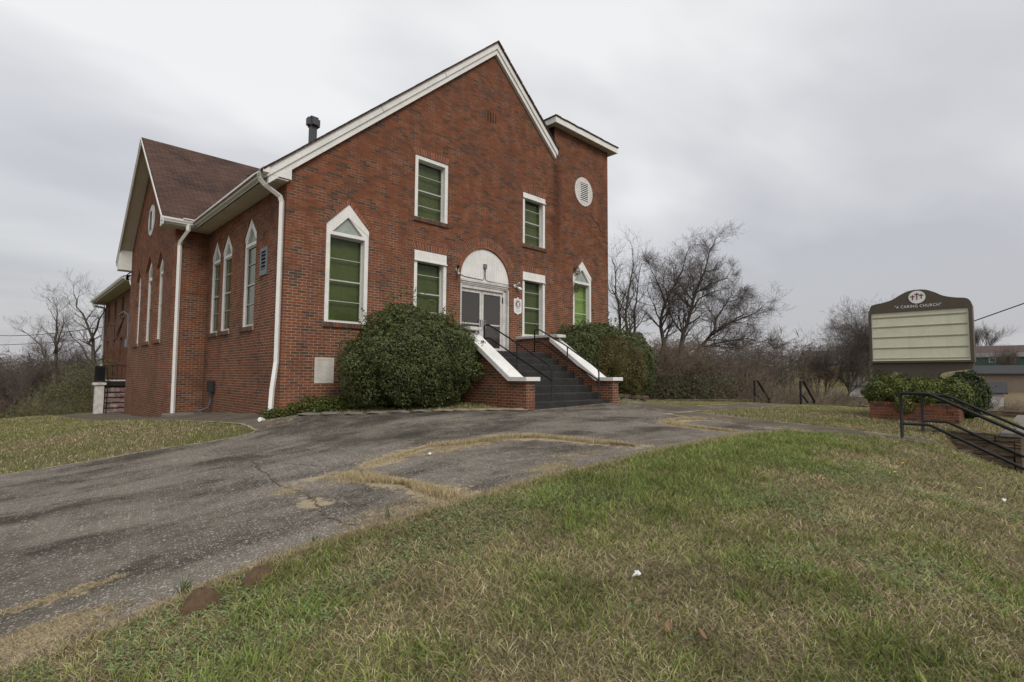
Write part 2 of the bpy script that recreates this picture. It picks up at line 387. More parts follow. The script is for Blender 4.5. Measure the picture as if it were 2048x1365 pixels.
def npmesh(name, V, F, m, col=None, dom='FACE', parent=None, org=(0, 0, 0), smooth=False, **kw):
    """V (n,3) world, F (m,k) ints, col (m,3) or (n,3)"""
    o0 = ORG[parent] if parent is not None else org
    me = bpy.data.meshes.new(name); V = np.asarray(V, np.float32) - np.array(o0, np.float32); F = np.asarray(F, np.int32)
    k = F.shape[1]
    me.vertices.add(len(V)); me.vertices.foreach_set('co', V.ravel())
    me.loops.add(F.size); me.loops.foreach_set('vertex_index', F.ravel())
    me.polygons.add(len(F)); me.polygons.foreach_set('loop_start', np.arange(0, F.size, k, dtype=np.int32))
    me.polygons.foreach_set('loop_total', np.full(len(F), k, np.int32))
    if smooth: me.polygons.foreach_set('use_smooth', np.ones(len(F), bool))
    me.update(calc_edges=True)
    if col is not None:
        a = me.color_attributes.new('Col', 'FLOAT_COLOR', 'CORNER' if dom == 'FACE' else 'POINT')
        c = np.concatenate([col, np.ones((len(col), 1))], 1).astype(np.float32)
        if dom == 'FACE': c = np.repeat(c, k, axis=0)
        a.data.foreach_set('color', c.ravel())
    me.materials.append(m)
    o = bpy.data.objects.new(name, me); link(o, parent, o0, **kw); return o
PF = lambda a, z, d: (a, -d, z)                 # facade plane Y=0
def PX(x0): return lambda a, z, d: (x0-d, a, z) # planes facing -X
def PY(y0): return lambda a, z, d: (a, y0-d, z) # planes facing -Y
rng = np.random.default_rng(11)
# value noise
def vnoise(x, y, seed=0, oct=4, base=1.0):
    out = np.zeros_like(x, dtype=float); amp = 1; tot = 0
    for o in range(oct):
        g = np.random.default_rng(seed+o).random((64, 64))
        xs = x*base*2**o; ys = y*base*2**o
        xi = np.floor(xs).astype(int); yi = np.floor(ys).astype(int); fx = xs-xi; fy = ys-yi
        fx = fx*fx*(3-2*fx); fy = fy*fy*(3-2*fy)
        a = g[xi % 64, yi % 64]; b = g[(xi+1) % 64, yi % 64]; c = g[xi % 64, (yi+1) % 64]; d = g[(xi+1) % 64, (yi+1) % 64]
        out += amp*((a*(1-fx)+b*fx)*(1-fy)+(c*(1-fx)+d*fx)*fy); tot += amp; amp *= .55
    return out/tot
def sstep(x, a, b):
    t = np.clip((x-a)/(b-a), 0, 1); return t*t*(3-2*t)

# ------------------------------------------------------------------ ground
CP = np.array([(-4.65, -12.5, -.84), (-4.4, -8.8, -.84), (-3.3, -8.7, -.66), (-1.7, -8.4, -.5), (0, -8.4, -.42), (2.1, -8.3, -.36), (5.2, -8.4, -.36),
 (-4.6, -.9, -.9), (-2.6, -.6, -.7), (-1, -1, -.5), (4.5, -3.9, -.12), (8, -3.8, -.05), (6, -3.8, -.10), (0, -.3, -.22), (0, 1.5, -.30), (0, 4.9, -.435), (-.94, 6.5, -.62),
 (-.94, 11, -.88), (-.94, 14.3, -.97), (12, -4.5, -.3), (18.4, -4.3, -.39), (15.4, -.4, -.33), (8.8, -7, -.33), (9, -9.2, -.42), (7.5, -10.5, -.44), (10, -10.5, -.5),
 (10.8, -9.3, -.27), (10.8, -11, -.28), (18.3, -7, -.40), (12.5, -11.5, -.33), (4.85, -9.9, -.40), (6.6, -9.3, -.43), (2, -10.2, -.45), (6.4, -10.6, -.44), (7.2, -11.1, -.46), (7.2, -11.6, -.655), (7.1, -12.15, -.87), (3, -12.5, -.78), (-1, -12.2, -.74),
 (-3, -10.5, -.73), (-8, 2, -1.02), (-10, 10, -1.4), (-4.3, 16.1, -1.1), (-6, 22, -1.7), (-10, -5, -1.05), (-12, -12, -1.15), (-2.6, 12.3, -.96), (6, 6, -.3), (14, 6, -.5), (18, 12, -1.5), (6, 25, -1.4), (-1, 24, -1.35), (-2, -16, -1.2), (8, -16, -1.5), (16, -8.5, -.36)])
def _U(r2): return np.where(r2 > 0, r2*np.log(r2+1e-12), 0)
_n = len(CP); _d = ((CP[:, None, :2]-CP[None, :, :2])**2).sum(-1)
_A = np.zeros((_n+3, _n+3)); _A[:_n, :_n] = _U(_d)+np.eye(_n)*.6; _A[:_n, _n] = 1; _A[:_n, _n+1:] = CP[:, :2]; _A[_n:, :_n] = _A[:_n, _n:].T
_W = np.linalg.solve(_A, np.concatenate([CP[:, 2], [0, 0, 0]]))
def gh0(x, y):
    x = np.asarray(x, float); y = np.asarray(y, float)
    r = _W[_n] + _W[_n+1]*x + _W[_n+2]*y
    for i in range(_n): r = r + _W[i]*_U((x-CP[i, 0])**2+(y-CP[i, 1])**2)
    return r
def far(x, y):
    dx = x+4.65; dy = y+12.5; d = np.hypot(dx, dy)
    knoll = 1.6*np.exp(-((x-78)**2+(y-5)**2)/70)
    right = sstep(dx*.9-dy*.55, -5, 25)
    zr = -1.6-2.3*sstep(d, 22, 48)+2.9*sstep(d, 62, 120)+6.9*sstep(d, 120, 260)
    zl = -1.6-3.6*sstep(d, 28, 60)+7*sstep(d, 90, 300)
    return zl*(1-right)+(zr+knoll)*right + .5*(vnoise(x, y, 3, 3, .03)-.5)*sstep(d, 25, 60)
def gh(x, y):
    x = np.asarray(x, float); y = np.asarray(y, float)
    xc = np.clip(x, -13, 18.45); yc = np.clip(y, -14.5, 23)
    z = gh0(xc, yc)
    # stair cut and verge below the timber wall
    inst = (sstep(x, 7.25, 7.5))*(1-sstep(x, 10.0, 10.15))
    z = z - inst*(np.clip(-10.9-y, 0, 1.6)*.80+.30*sstep(-y, 10.85, 10.98))
    z = np.where((x > 10.0) & (y < -11.9), np.minimum(z, -1.30), z)
    # drop behind the kerb wall on the right
    fx = sstep(x, 18.5, 18.9)
    fx = np.maximum(fx, sstep(-x, 13, 30)); fx = np.maximum(fx, sstep(y, 21, 34))
    fx = np.maximum(fx, sstep(-y, 14.5, 17)*sstep(x, 2, 9)*.0)
    zz_ = z*(1-fx)+far(x, y)*fx
    return zz_
def gz(x, y): return float(gh(np.array([x]), np.array([y]))[0])

def axis(lo, hi, far_lo, far_hi, st):
    a = list(np.arange(lo, hi+st/2, st)); s = st; v = lo
    left = []
    while v > far_lo: s *= 1.18; v -= s; left.append(v)
    s = st; v = hi; right = []
    while v < far_hi: s *= 1.18; v += s; right.append(v)
    return np.array(left[::-1]+a+right)
xs = axis(-9, 19.2, -420, 620, .16); ys = axis(-14.6, 8, -420, 620, .16)
GX, GY = np.meshgrid(xs, ys); GZ = gh(GX, GY)
def turf_green(x, y):
    """0 dry .. 1 green, shared by the soil and the blades"""
    g = vnoise(x+40, y+40, 21, 4, .55)
    g2 = vnoise(x+9, y+3, 31, 3, 1.9)
    v = .55*g+.45*g2
    near = 1.0
    # the ridge of the near bank is green, its right shoulder straw coloured
    v = v+.16*np.exp(-((y+9.3)/.85)**2)*sstep(x, -.5, 1.5)*(1-sstep(x, 7, 8.5)) + .06*np.exp(-((x+.3)**2+(y+10)**2)/1.6)
    v = v-.13*np.exp(-((x-4.5)/2.2)**2-((y+11.6)/.8)**2) - .04*np.exp(-((x+2.5)**2+(y+10.9)**2)/1.5)
    v = v-.085*sstep(-y, 11.2, 12.2)*sstep(x, -3, -1)-.012
    v = v+.03*sstep(-x, 0, 2)*sstep(y, -2, 0)+.02*sstep(x, 9.5, 13)*(y > -9)
    return np.clip((v-.50)*4.6+.5, 0, 1)
tg = turf_green(GX, GY)
fine = vnoise(GX, GY, 5, 3, 3.0)
dryc = np.array([.15, .124, .072]); grnc = np.array([.10, .105, .045])
gc = dryc*(1-tg[..., None])+grnc*tg[..., None]; gc = gc*(.75+.5*fine[..., None])
dist = np.hypot(GX+4.65, GY+12.5)
vn_ = sstep(vnoise(GX, GY, 8, 5, .05), .42, .60)[..., None]; farc = np.array([.16, .125, .082])*(1-vn_)+np.array([.115, .12, .05])*vn_; farc = farc*(.7+.6*vnoise(GX, GY, 9, 4, .35)[..., None]); farc2 = np.array([.09, .075, .048])
fw = sstep(dist, 24, 34)[..., None]; gc = gc*(1-fw)+farc*fw
ny, nx = GX.shape; idx = np.arange(nx*ny).reshape(ny, nx)
GF = np.stack([idx[:-1, :-1], idx[:-1, 1:], idx[1:, 1:], idx[1:, :-1]], -1).reshape(-1, 4)
npmesh('ground', np.stack([GX, GY, GZ], -1).reshape(-1, 3), GF, M['soil'], gc.reshape(-1, 3), 'VERT', smooth=True, kind='structure')

# paved sheets
def seg_d(x, y, pts):
    d = np.full(x.shape, 1e9)
    for (ax, ay), (bx, by) in zip(pts[:-1], pts[1:]):
        vx, vy = bx-ax, by-ay; t = np.clip(((x-ax)*vx+(y-ay)*vy)/(vx*vx+vy*vy+1e-9), 0, 1)
        d = np.minimum(d, np.hypot(x-ax-t*vx, y-ay-t*vy))
    return d
STR = [[(-1.17, -6.24), (-.66, -6.06), (.1, -5.82), (.56, -6.1), (1.36, -6.16), (1.8, -6.54), (2.02, -7.4), (2.22, -8.09)],
       [(-1.66, -6.55), (-1.60, -6.95), (-1.49, -7.4), (-1.44, -7.85), (-1.45, -8.4)],
       [(5.55, -6.75), (6.0, -6.55), (6.6, -6.5), (7.3, -6.7)], [(5.52, -6.8), (5.45, -7.2), (5.42, -7.7), (5.56, -8.2)]]
def sheet(name, x0, x1, y0, y1, st, m, up, edge=None, masks=None, **kw):
    X, Y = np.meshgrid(np.arange(x0, x1+st/2, st), np.arange(y0, y1+st/2, st))
    if edge: X, Y = edge(X, Y)
    Z = gh(X, Y)+up
    a, b = X.shape; ii = np.arange(a*b).reshape(a, b)
    F = np.stack([ii[:-1, :-1], ii[:-1, 1:], ii[1:, 1:], ii[1:, :-1]], -1).reshape(-1, 4)
    c = np.zeros((a, b, 3))
    if masks: c = masks(X, Y)
    return npmesh(name, np.stack([X, Y, Z], -1).reshape(-1, 3), F, m, c.reshape(-1, 3), 'VERT', smooth=True, kind='structure')
def xpave(y): return -.86-.145*np.clip(y, 0, 30)+.08*(vnoise(y, y*0, 79, 3, 1.1)-.5)
def y_front(x):   # near edge of the drive
    return -8.52 - .14*np.clip((-x-3)/2, 0, 1) + .10*(vnoise(x, x*0, 77, 3, .9)-.5)
def y_back(x):    # lawn / bed edge behind it
    lo = -1.0-.05*(x+1)+.12*(vnoise(x, x*0+5, 78, 3, .8)-.5)
    pts = np.array([(-14, -.1), (-4.6, -.9), (-2.6, -.80), (-1.3, -1.12), (-.95, -1.1), (-.75, -.9), (-.5, -.4), (-.25, -.3), (.16, -.55), (.98, -1.5), (1.5, -1.95), (2.56, -2.72), (4.25, -3.65), (4.5, -3.78), (7.7, -3.72), (8.1, -3.8), (8.6, -4.2), (9.2, -4.3)])
    return np.interp(x, pts[:, 0], pts[:, 1])+.05*(vnoise(x, x*0+5, 78, 3, 2.)-.5)
def drive_edge(X, Y):
    t = (Y-Y.min())/(Y.max()-Y.min()); a = y_front(X); b = y_back(X)
    return X, a+(b-a)*t
def drive_mask(X, Y):
    c = np.zeros(X.shape+(3,))
    for s_ in STR: c[..., 0] = np.maximum(c[..., 0], (.25+1.25*vnoise(X, Y, 18, 3, 2.2))*np.exp(-(seg_d(X, Y, s_)/(.16+.30*vnoise(X, Y, 17, 3, 1.2)))**2))
    ed = np.minimum(Y-y_front(X), (y_back(X)-Y)*1.3)
    c[..., 0] = np.maximum(c[..., 0], .85*np.exp(-(ed/.10)**2))
    for (x, y, rx, ry, v) in ((-4.45, -8.32, .45, .20, 1.1), (-4.3, -7.78, .42, .09, .9), (-2.38, -7.35, .16, .3, 1.0), (-2.32, -6.6, .16, .22, .9), (-1.9, -6.3, .45, .18, .75), (.2, -8.2, .4, .18, .8), (-2.5, -2.4, .6, .08, .6), (.3, -6.25, 1.1, .28, .8), (-1.9, -8.25, .7, .22, .55), (1.0, -7.9, .6, .3, .4), (2.2, -3.9, .9, .1, .5)):
        c[..., 0] = np.maximum(c[..., 0], v*np.exp(-((X-x)/rx)**2-((Y-y)/ry)**2))
    c[..., 1] = .75*np.exp(-((X+1.8)/.9)**2-((Y+5.6)/1.5)**2)+.45*np.exp(-((X+.2)/.9)**2-((Y+7.3)/.6)**2)+.4*np.exp(-((X+3.2)/1.2)**2-((Y+8.0)/.5)**2)+.3*np.exp(-((X-2.5)/2)**2-((Y+4.8)/.4)**2)
    c[..., 2] = .8*np.exp(-((X-.6)/1.1)**2-((Y+4.6)/.8)**2)+.7*np.exp(-((X+.4)/.5)**2-((Y+3.4)/1.3)**2)+.6*np.exp(-((X-.9)/1.0)**2-((Y+7.0)/.35)**2)+.7*np.exp(-((X-4)/1.8)**2-((Y+7.2)/.45)**2)
    c[..., 2] = np.maximum(c[..., 2], .62*sstep(Y, -4.2, -2.6)*sstep(X, -1.5, 1)+.35*sstep(X, 1.5, 5)); return np.clip(c, 0, 1.2)
sheet('driveway', -14, 8.0, -8.5, -1, .08, M['asphalt'], .014, drive_edge, drive_mask)
def wm(X, Y):
    c = np.zeros(X.shape+(3,)); ed = np.minimum(np.minimum(X-X.min(), X.max()-X), np.minimum(Y-Y.min(), Y.max()-Y))
    c[..., 0] = .8*np.exp(-(ed/.09)**2)+.4*(vnoise(X, Y, 14, 3, 1.3) > .62); c[..., 2] = .5*vnoise(X, Y, 15, 3, .8); return c
sheet('walkway', 7.9, 18.25, -5.7, -3.95, .12, M['walk'], .018, None, wm)
sheet('walkway', 7.2, 8.85, -11.0, -5.72, .1, M['walk'], .018, None, wm)
def pedge(X, Y):
    t = (X-X.min())/(X.max()-X.min()); a = xpave(Y); return a+(np.where(Y < 6.55, -.02, -.95)-a)*t, Y
sheet('pavement', -2.2, -.02, -.98, 6.5, .1, M['walk'], .020, pedge, lambda X, Y: np.stack([.8*np.exp(-((X-xpave(Y))/.08)**2)+.4*(vnoise(X, Y, 14, 3, 1.3) > .62), X*0, .5*vnoise(X, Y, 15, 3, .8)], -1))
sheet('pavement', -2.4, -.96, 6.56, 17.5, .1, M['walk'], .020, pedge, lambda X, Y: np.stack([.8*np.exp(-((X-xpave(Y))/.08)**2), X*0, .5*vnoise(X, Y, 15, 3, .8)], -1))
# cracks in the asphalt: dirt filled lines
mb = MB()
for s_, wd in (([(-1.9, -4.13), (-2.05, -4.9), (-2.29, -6.26), (-2.26, -6.7), (-2.32, -7.17), (-2.42, -7.62), (-2.5, -7.95), (-2.45, -8.4)], .009),
               ([(-2.27, -1.85), (-2.04, -3.03), (-1.88, -3.96)], .004), ([(-1.86, -4.0), (-1.74, -4.78), (-1.54, -5.63), (-1.23, -6.14)], .005), ([(-6, -5.2), (-4, -4.6), (-2.6, -4.1), (-1.88, -3.96)], .003)):
    P_ = []
    for (a, b) in zip(s_[:-1], s_[1:]):
        for k in range(8): t = k/8; P_.append((a[0]+(b[0]-a[0])*t+random.gauss(0, .018), a[1]+(b[1]-a[1])*t+random.gauss(0, .018)))
    for i in range(len(P_)-1):
        (ax, ay), (bx, by) = P_[i], P_[i+1]; dx, dy = bx-ax, by-ay; l = math.hypot(dx, dy)+1e-6; w0 = wd*random.uniform(.5, 1.5); nx_, ny_ = -dy/l*w0, dx/l*w0
        za, zb = gz(ax, ay)+.019, gz(bx, by)+.019
        mb.add([(ax-nx_, ay-ny_, za), (ax+nx_, ay+ny_, za), (bx+nx_, by+ny_, zb), (bx-nx_, by-ny_, zb)], [(0, 1, 2, 3)])
mb.obj('driveway_cracks', M['crackm'], kind='structure', org=(0, 0, 0))

# ------------------------------------------------------------------ church
CH = thing('church_building', (6.5, 9, -.3), 'red brick church with steep front gable, green glass windows and square corner tower', 'church')
RK = lambda s: 11.40-.884*abs(s-6.58)
def arc(cx, cz, r, a0, a1, n): return [(cx+r*math.cos(a0+(a1-a0)*i/n), cz+r*math.sin(a0+(a1-a0)*i/n)) for i in range(n+1)]
DOORC = 6.32
door_hole = [(5.28, 1.44), (7.36, 1.44), (7.36, 3.70)] + arc(DOORC, 3.72, 1.04, 0, math.pi, 28) + [(5.28, 3.70)]
def rect(a, b, c, d): return [(a, c), (b, c), (b, d), (a, d)]
def goth(s0, s1, z0, zs, za): return [(s0, z0), (s1, z0), (s1, zs), ((s0+s1)/2, za), (s0, zs)]
holes = [goth(1.00, 2.18, 2.02, 4.51, 5.12), rect(3.58, 4.77, 5.24, 7.08), rect(7.98, 9.14, 5.25, 7.08), rect(3.60, 4.76, 2.02, 4.30), rect(7.98, 9.14, 2.08, 4.30), goth(10.69, 11.84, 2.05, 4.58, 5.16), door_hole]
# narrow brick vents in the gable
for k in range(4): holes.append(rect(6.32+k*.115, 6.355+k*.115, 9.02, 9.36))
mb = MB()
mb.plate(PF, [(0, -.7), (12.95, -.7), (12.95, 9.97), (9.64, 9.97), (9.64, RK(9.64)), (6.58, 11.40), (0, RK(0))], holes, 0, -.24)
mb.obj('wall', M['brick'], CH, label='front gable brick wall')
MB().box(6.2, 6.85, .2, .24, 8.95, 9.45).obj('vent', M['void'], CH)
# other nave / tower walls
SW = [goth(1.99, 2.96, 1.97, 4.47, 4.98), goth(4.02, 4.95, 1.97, 4.40, 4.92), goth(5.16, 6.08, 1.97, 4.40, 4.92)]
MB().plate(PX(0), rect(.242, 6.55, -1.2, 5.62), SW, 0, -.24).obj('wall', M['brick'], CH, label='left side wall with three pointed windows')
MB().plate(PX(0), rect(14.3, 18.2, -1.6, 5.3), [], 0, -.2).obj('wall', M['brick'], CH)
MB().box(13.1, 13.2, 3.4, 18, -1, 5.7).obj('wall', M['brick'], CH)
mb = MB(); mb.box(12.75, 12.948, .01, 3.4, -.7, 9.95); mb.box(9.7, 12.75, 3.2, 3.4, 5, 9.95); mb.obj('wall', M['brick'], CH, label='tower side walls')
MB().box(9.62, 9.70, .02, 3.39, 7.5, 9.96).obj('flashing', M['dark'], CH)
# wing walls
WX = -.94; WG = lambda y: 9.22-.884*abs(y-10.42)
WW = [goth(8.05, 9.15, 1.85, 4.40, 4.92), goth(9.85, 11.12, 1.85, 4.52, 5.08), goth(11.98, 12.95, 1.85, 4.35, 4.86)]
MB().plate(PX(WX), [(6.55, -1.5), (14.3, -1.5), (14.3, WG(14.3)), (10.42, WG(10.42)), (6.55, WG(6.55))], WW, 0, -.3).obj('wall', M['brick'], CH, label='gable wall of the side wing')
MB().plate(PY(6.55), rect(WX+.302, -.001, -1.2, 5.42), [], 0, -.1).obj('wall', M['brick'], CH)
# roofs
ZT = lambda s: 11.78-.884*abs(s-6.6)
def slab(a, b, f, th): return [(a, f(a)), (b, f(b)), (b, f(b)-th), (a, f(a)-th)]
PYd = lambda a, z, d: (a, d, z)
mb = MB(); mb.prism(PYd, slab(-.60, 6.6, ZT, .05), -.19, 18.2); mb.prism(PYd, slab(6.6, 9.68, ZT, .05), -.19, 3.38); mb.prism(PYd, slab(6.6, 13.8, ZT, .05), 3.42, 18.2)
# curled shingle edge
for i in range(26):
    for sg in (-1, 1):
        a_ = 6.6+sg*(i*.29); b_ = 6.6+sg*(i*.29+.27); u = random.uniform(.004, .016)
        if b_ > 9.6: continue
        mb.prism(PYd, [(a_, ZT(a_)+.001), (b_, ZT(b_)+.001), (b_, ZT(b_)+u), (a_, ZT(a_)+u*.6)], -.20-random.uniform(0, .012), -.02)
mb.obj('roof', M['shingle'], CH, uv='roofY', label='steep main roof')
VT = lambda y: 9.36-.884*abs(y-10.42)
PXd = lambda a, z, d: (d, a, z)
mb = MB(); mb.prism(PXd, slab(6.0, 10.42, VT, .06), -1.40, 3.2); mb.prism(PXd, slab(10.42, 14.86, VT, .06), -1.40, 3.2)
mb.obj('roof', M['shingle'], CH, uv='roofX', label='brown shingle roof of the side wing')
mb = MB(); mb.box(6.5, 6.7, 0, .1, 11.7, 11.74)
# rake boards front gable
def rake_pts(a, b, top, bot): return [(a, ZT(a)-top), (b, ZT(b)-top), (b, ZT(b)-bot), (a, ZT(a)-bot)]
mb = MB()
for a, b in ((-.50, 6.6), (6.6, 9.66)):
    mb.prism(PF, rake_pts(a, b, .052, .255), .0, .145)
    mb.prism(PF, rake_pts(a if a > 0 else -.46, b if b < 7 else 9.60, .257, .43), .0, .105)
mb.obj('rake_board', M['white'], CH)
for s_ in (2.35, 4.45): # joints of the metal wrap
    MB().prism(PF, [(s_, ZT(s_)-.053), (s_+.012, ZT(s_+.012)-.053), (s_+.10, ZT(s_+.10)-.254), (s_+.088, ZT(s_+.088)-.254)], .144, .147).obj('board_joint', M['steelgrey'], CH)
MB().prism(PF, [(-.46, 5.33), (.06, 5.32), (.06, 5.60), (-.10, 5.46), (-.46, 5.40)], 0, .11).obj('eave_return', M['white'], CH)
# soffits and gutters
mb = MB(); mb.box(-.47, -.004, -.10, 6.1, 5.27, 5.29); mb.obj('soffit', M['soffit'], CH, label='stained cream soffit under the left eave')
mb = MB(); mb.box(-1.36, -.004, 6.1, 6.548, 5.265, 5.285); mb.obj('soffit', M['soffit'], CH)
mb = MB(); mb.box(-.47, -.45, -.1, 6.1, 5.27, 5.46); mb.box(-1.38, -.45, 6.10, 6.12, 5.27, 5.46); mb.obj('fascia', M['white'], CH)
gp = [(0, 0), (.085, 0), (.095, .03), (.125, .075), (.13, .13), (.118, .13), (.112, .085), (.085, .05), (.08, .012), (.012, .012), (.012, .13), (0, .13)]
mb = MB(); mb.prism(lambda a, z, d: (-.472-a, d, 5.335+z), gp, -.17, 6.10); mb.prism(lambda a, z, d: (d, 6.098-a, 5.335+z), gp, -1.42, -.475)
mb.box(-.61, -.47, -.18, -.168, 5.33, 5.47); mb.box(-1.43, -1.42, 5.96, 6.1, 5.33, 5.47)
mb.box(-.86, -.56, 5.93, 6.2, 5.47, 5.50)
mb.obj('gutter', M['gutter'], CH)
def tube_r(pts, wd, dp):
    """rectangular downspout along pts in the wall plane"""
    m_ = MB()
    for a, b in zip(pts[:-1], pts[1:]):
        a = Vector(a); b = Vector(b); d = (b-a).normalized(); x = d.cross(Vector((.3, .9, .1))).normalized() if abs(d.z) < .5 else Vector((1, 0, 0))
        m_.tube([a-d*.012, b+d*.012], wd*1.25, 4)
    return m_
tube_r([(-.62, 1.30-1.3+.02, 5.34), (-.62, .0, 5.20), (-.50, .02, 5.10), (-.12, .10, 4.93), (-.07, .10, 4.80), (-.07, .10, 1.0), (-.17, .02, .35), (-.22, -.06, -.17)], .048, .04).obj('downspout', M['gutter'], CH, label='downspout at the front corner, bent at its foot')
tube_r([(-.70, 6.05, 5.34), (-.70, 6.06, 5.16), (-.82, 6.38, 4.88), (-.82, 6.47, 4.75), (-.80, 6.47, -.52)], .05, .04).obj('downspout', M['gutter'], CH, label='downspout in the angle of the side wing')
# wing verge: soffit, fascia, returns
mb = MB()
for a, b in ((6.1, 10.42), (10.42, 14.8)): mb.prism(PXd, [(a, VT(a)-.075), (b, VT(b)-.075), (b, VT(b)-.095), (a, VT(a)-.095)], -1.37, WX-.002)
mb.obj('soffit', M['soffit'], CH, label='boarded soffit under the wing gable')
mb = MB()
for a, b in ((5.98, 10.42), (10.42, 14.88)):
    mb.prism(PXd, [(a, VT(a)-.062), (b, VT(b)-.062), (b, VT(b)-.20), (a, VT(a)-.20)], -1.40, -1.371)
    mb.prism(PXd, [(a, VT(a)-.02), (b, VT(b)-.02), (b, VT(b)-.08), (a, VT(a)-.08)], -1.425, -1.402)
mb.obj('fascia', M['white'], CH)
mb = MB(); mb.prism(PXd, [(14.3, 5.02), (14.82, 5.02), (14.82, VT(14.82)-.1), (14.3, VT(14.3)-.1)], -1.37, WX-.003)
mb.obj('eave_return', M['white'], CH)
MB().prism(PXd, [(6.1, 5.25), (6.5, 5.25), (6.5, VT(6.5)-.1), (6.1, VT(6.1)-.1)], -1.37, -1.34).obj('eave_return', M['white'], CH)
# tower roof
mb = MB(); TX0, TX1, TY0, TY1 = 9.36, 13.26, -.30, 3.65
mb.box(TX0, TX1, TY0, TY0+.03, 9.95, 10.16); mb.box(TX0, TX0+.03, TY0+.03, TY1, 9.95, 10.16); mb.box(TX1-.03, TX1, TY0+.03, TY1, 9.95, 10.16)
mb.obj('fascia', M['white'], CH)
MB().box(TX0+.03, TX1-.03, TY0+.03, TY1, 9.965, 9.985).obj('soffit', M['soffit'], CH)
mb = MB(); n_ = 14
for i in range(n_):
    a = TX0-.03+(TX1-TX0+.06)*i/n_; b = TX0-.03+(TX1-TX0+.06)*(i+1)/n_; u = random.uniform(-.008, .012)
    mb.box(a, b, TY0-.04, TY1, 10.165+u, 10.20+u)
mb.obj('roof', M['shingle'], CH, uv='roofX', label='flat capped roof of the tower')
# flue
FL = MB(); FL.box(1.63, 1.81, 2.64, 2.82, 6.9, 8.18); FL.obj('flue', M['flue'], CH)
f2 = MB(); f2.box(1.54, 1.90, 2.64, 2.82, 8.18, 8.40); f2.box(1.63, 1.81, 2.55, 2.91, 8.18, 8.40); f2.box(1.61, 1.83, 2.62, 2.84, 8.40, 8.45); f2.obj('flue_cap', M['flue'], CH)

# brick strips
def bcol(dark=.25):
    r = random.random()
    if r < dark: c = random.choice(((.11, .07, .054), (.14, .072, .05), (.095, .066, .052)))
    else: c = random.choice(((.22, .073, .036), (.185, .064, .034), (.25, .084, .040), (.16, .058, .034)))
    k = random.uniform(.8, 1.1); return tuple(x*k for x in c)
MORT = (.30, .24, .19)
def strip(mb, P, inner, outer, n, dark=.25, d=.007, gap=.09, mort=MORT):
    for i in range(n):
        a, b = (i+gap)/n, (i+1-gap)/n
        mb.prism(P, [inner(a), inner(b), outer(b), outer(a)], .001, d, bcol(dark))
        a, b = i/n, (i+1)/n
        mb.plate(P, [inner(a), inner(b), outer(b), outer(a)], [], .003, .001, col=mort)
def lin(p, q): return lambda t: (p[0]+(q[0]-p[0])*t, p[1]+(q[1]-p[1])*t)
def sill(P, s0, s1, z, parent, d1=.05, h=.115, dark=.8):
    mb = MB(); n = max(3, int((s1-s0)/.082))
    mb.pbox(P, s0, s1, z-h, z-.006, -.2, d1-.012, MORT)
    for i in range(n):
        a = s0+(s1-s0)*(i+.05)/n; b = s0+(s1-s0)*(i+.95)/n
        mb.pbox(P, a, b, z-h+random.uniform(0, .004), z+random.uniform(0, .004), -.19, d1+random.uniform(0, .006), bcol(dark))
    return mb.obj('sill', M['brickpiece'], parent)
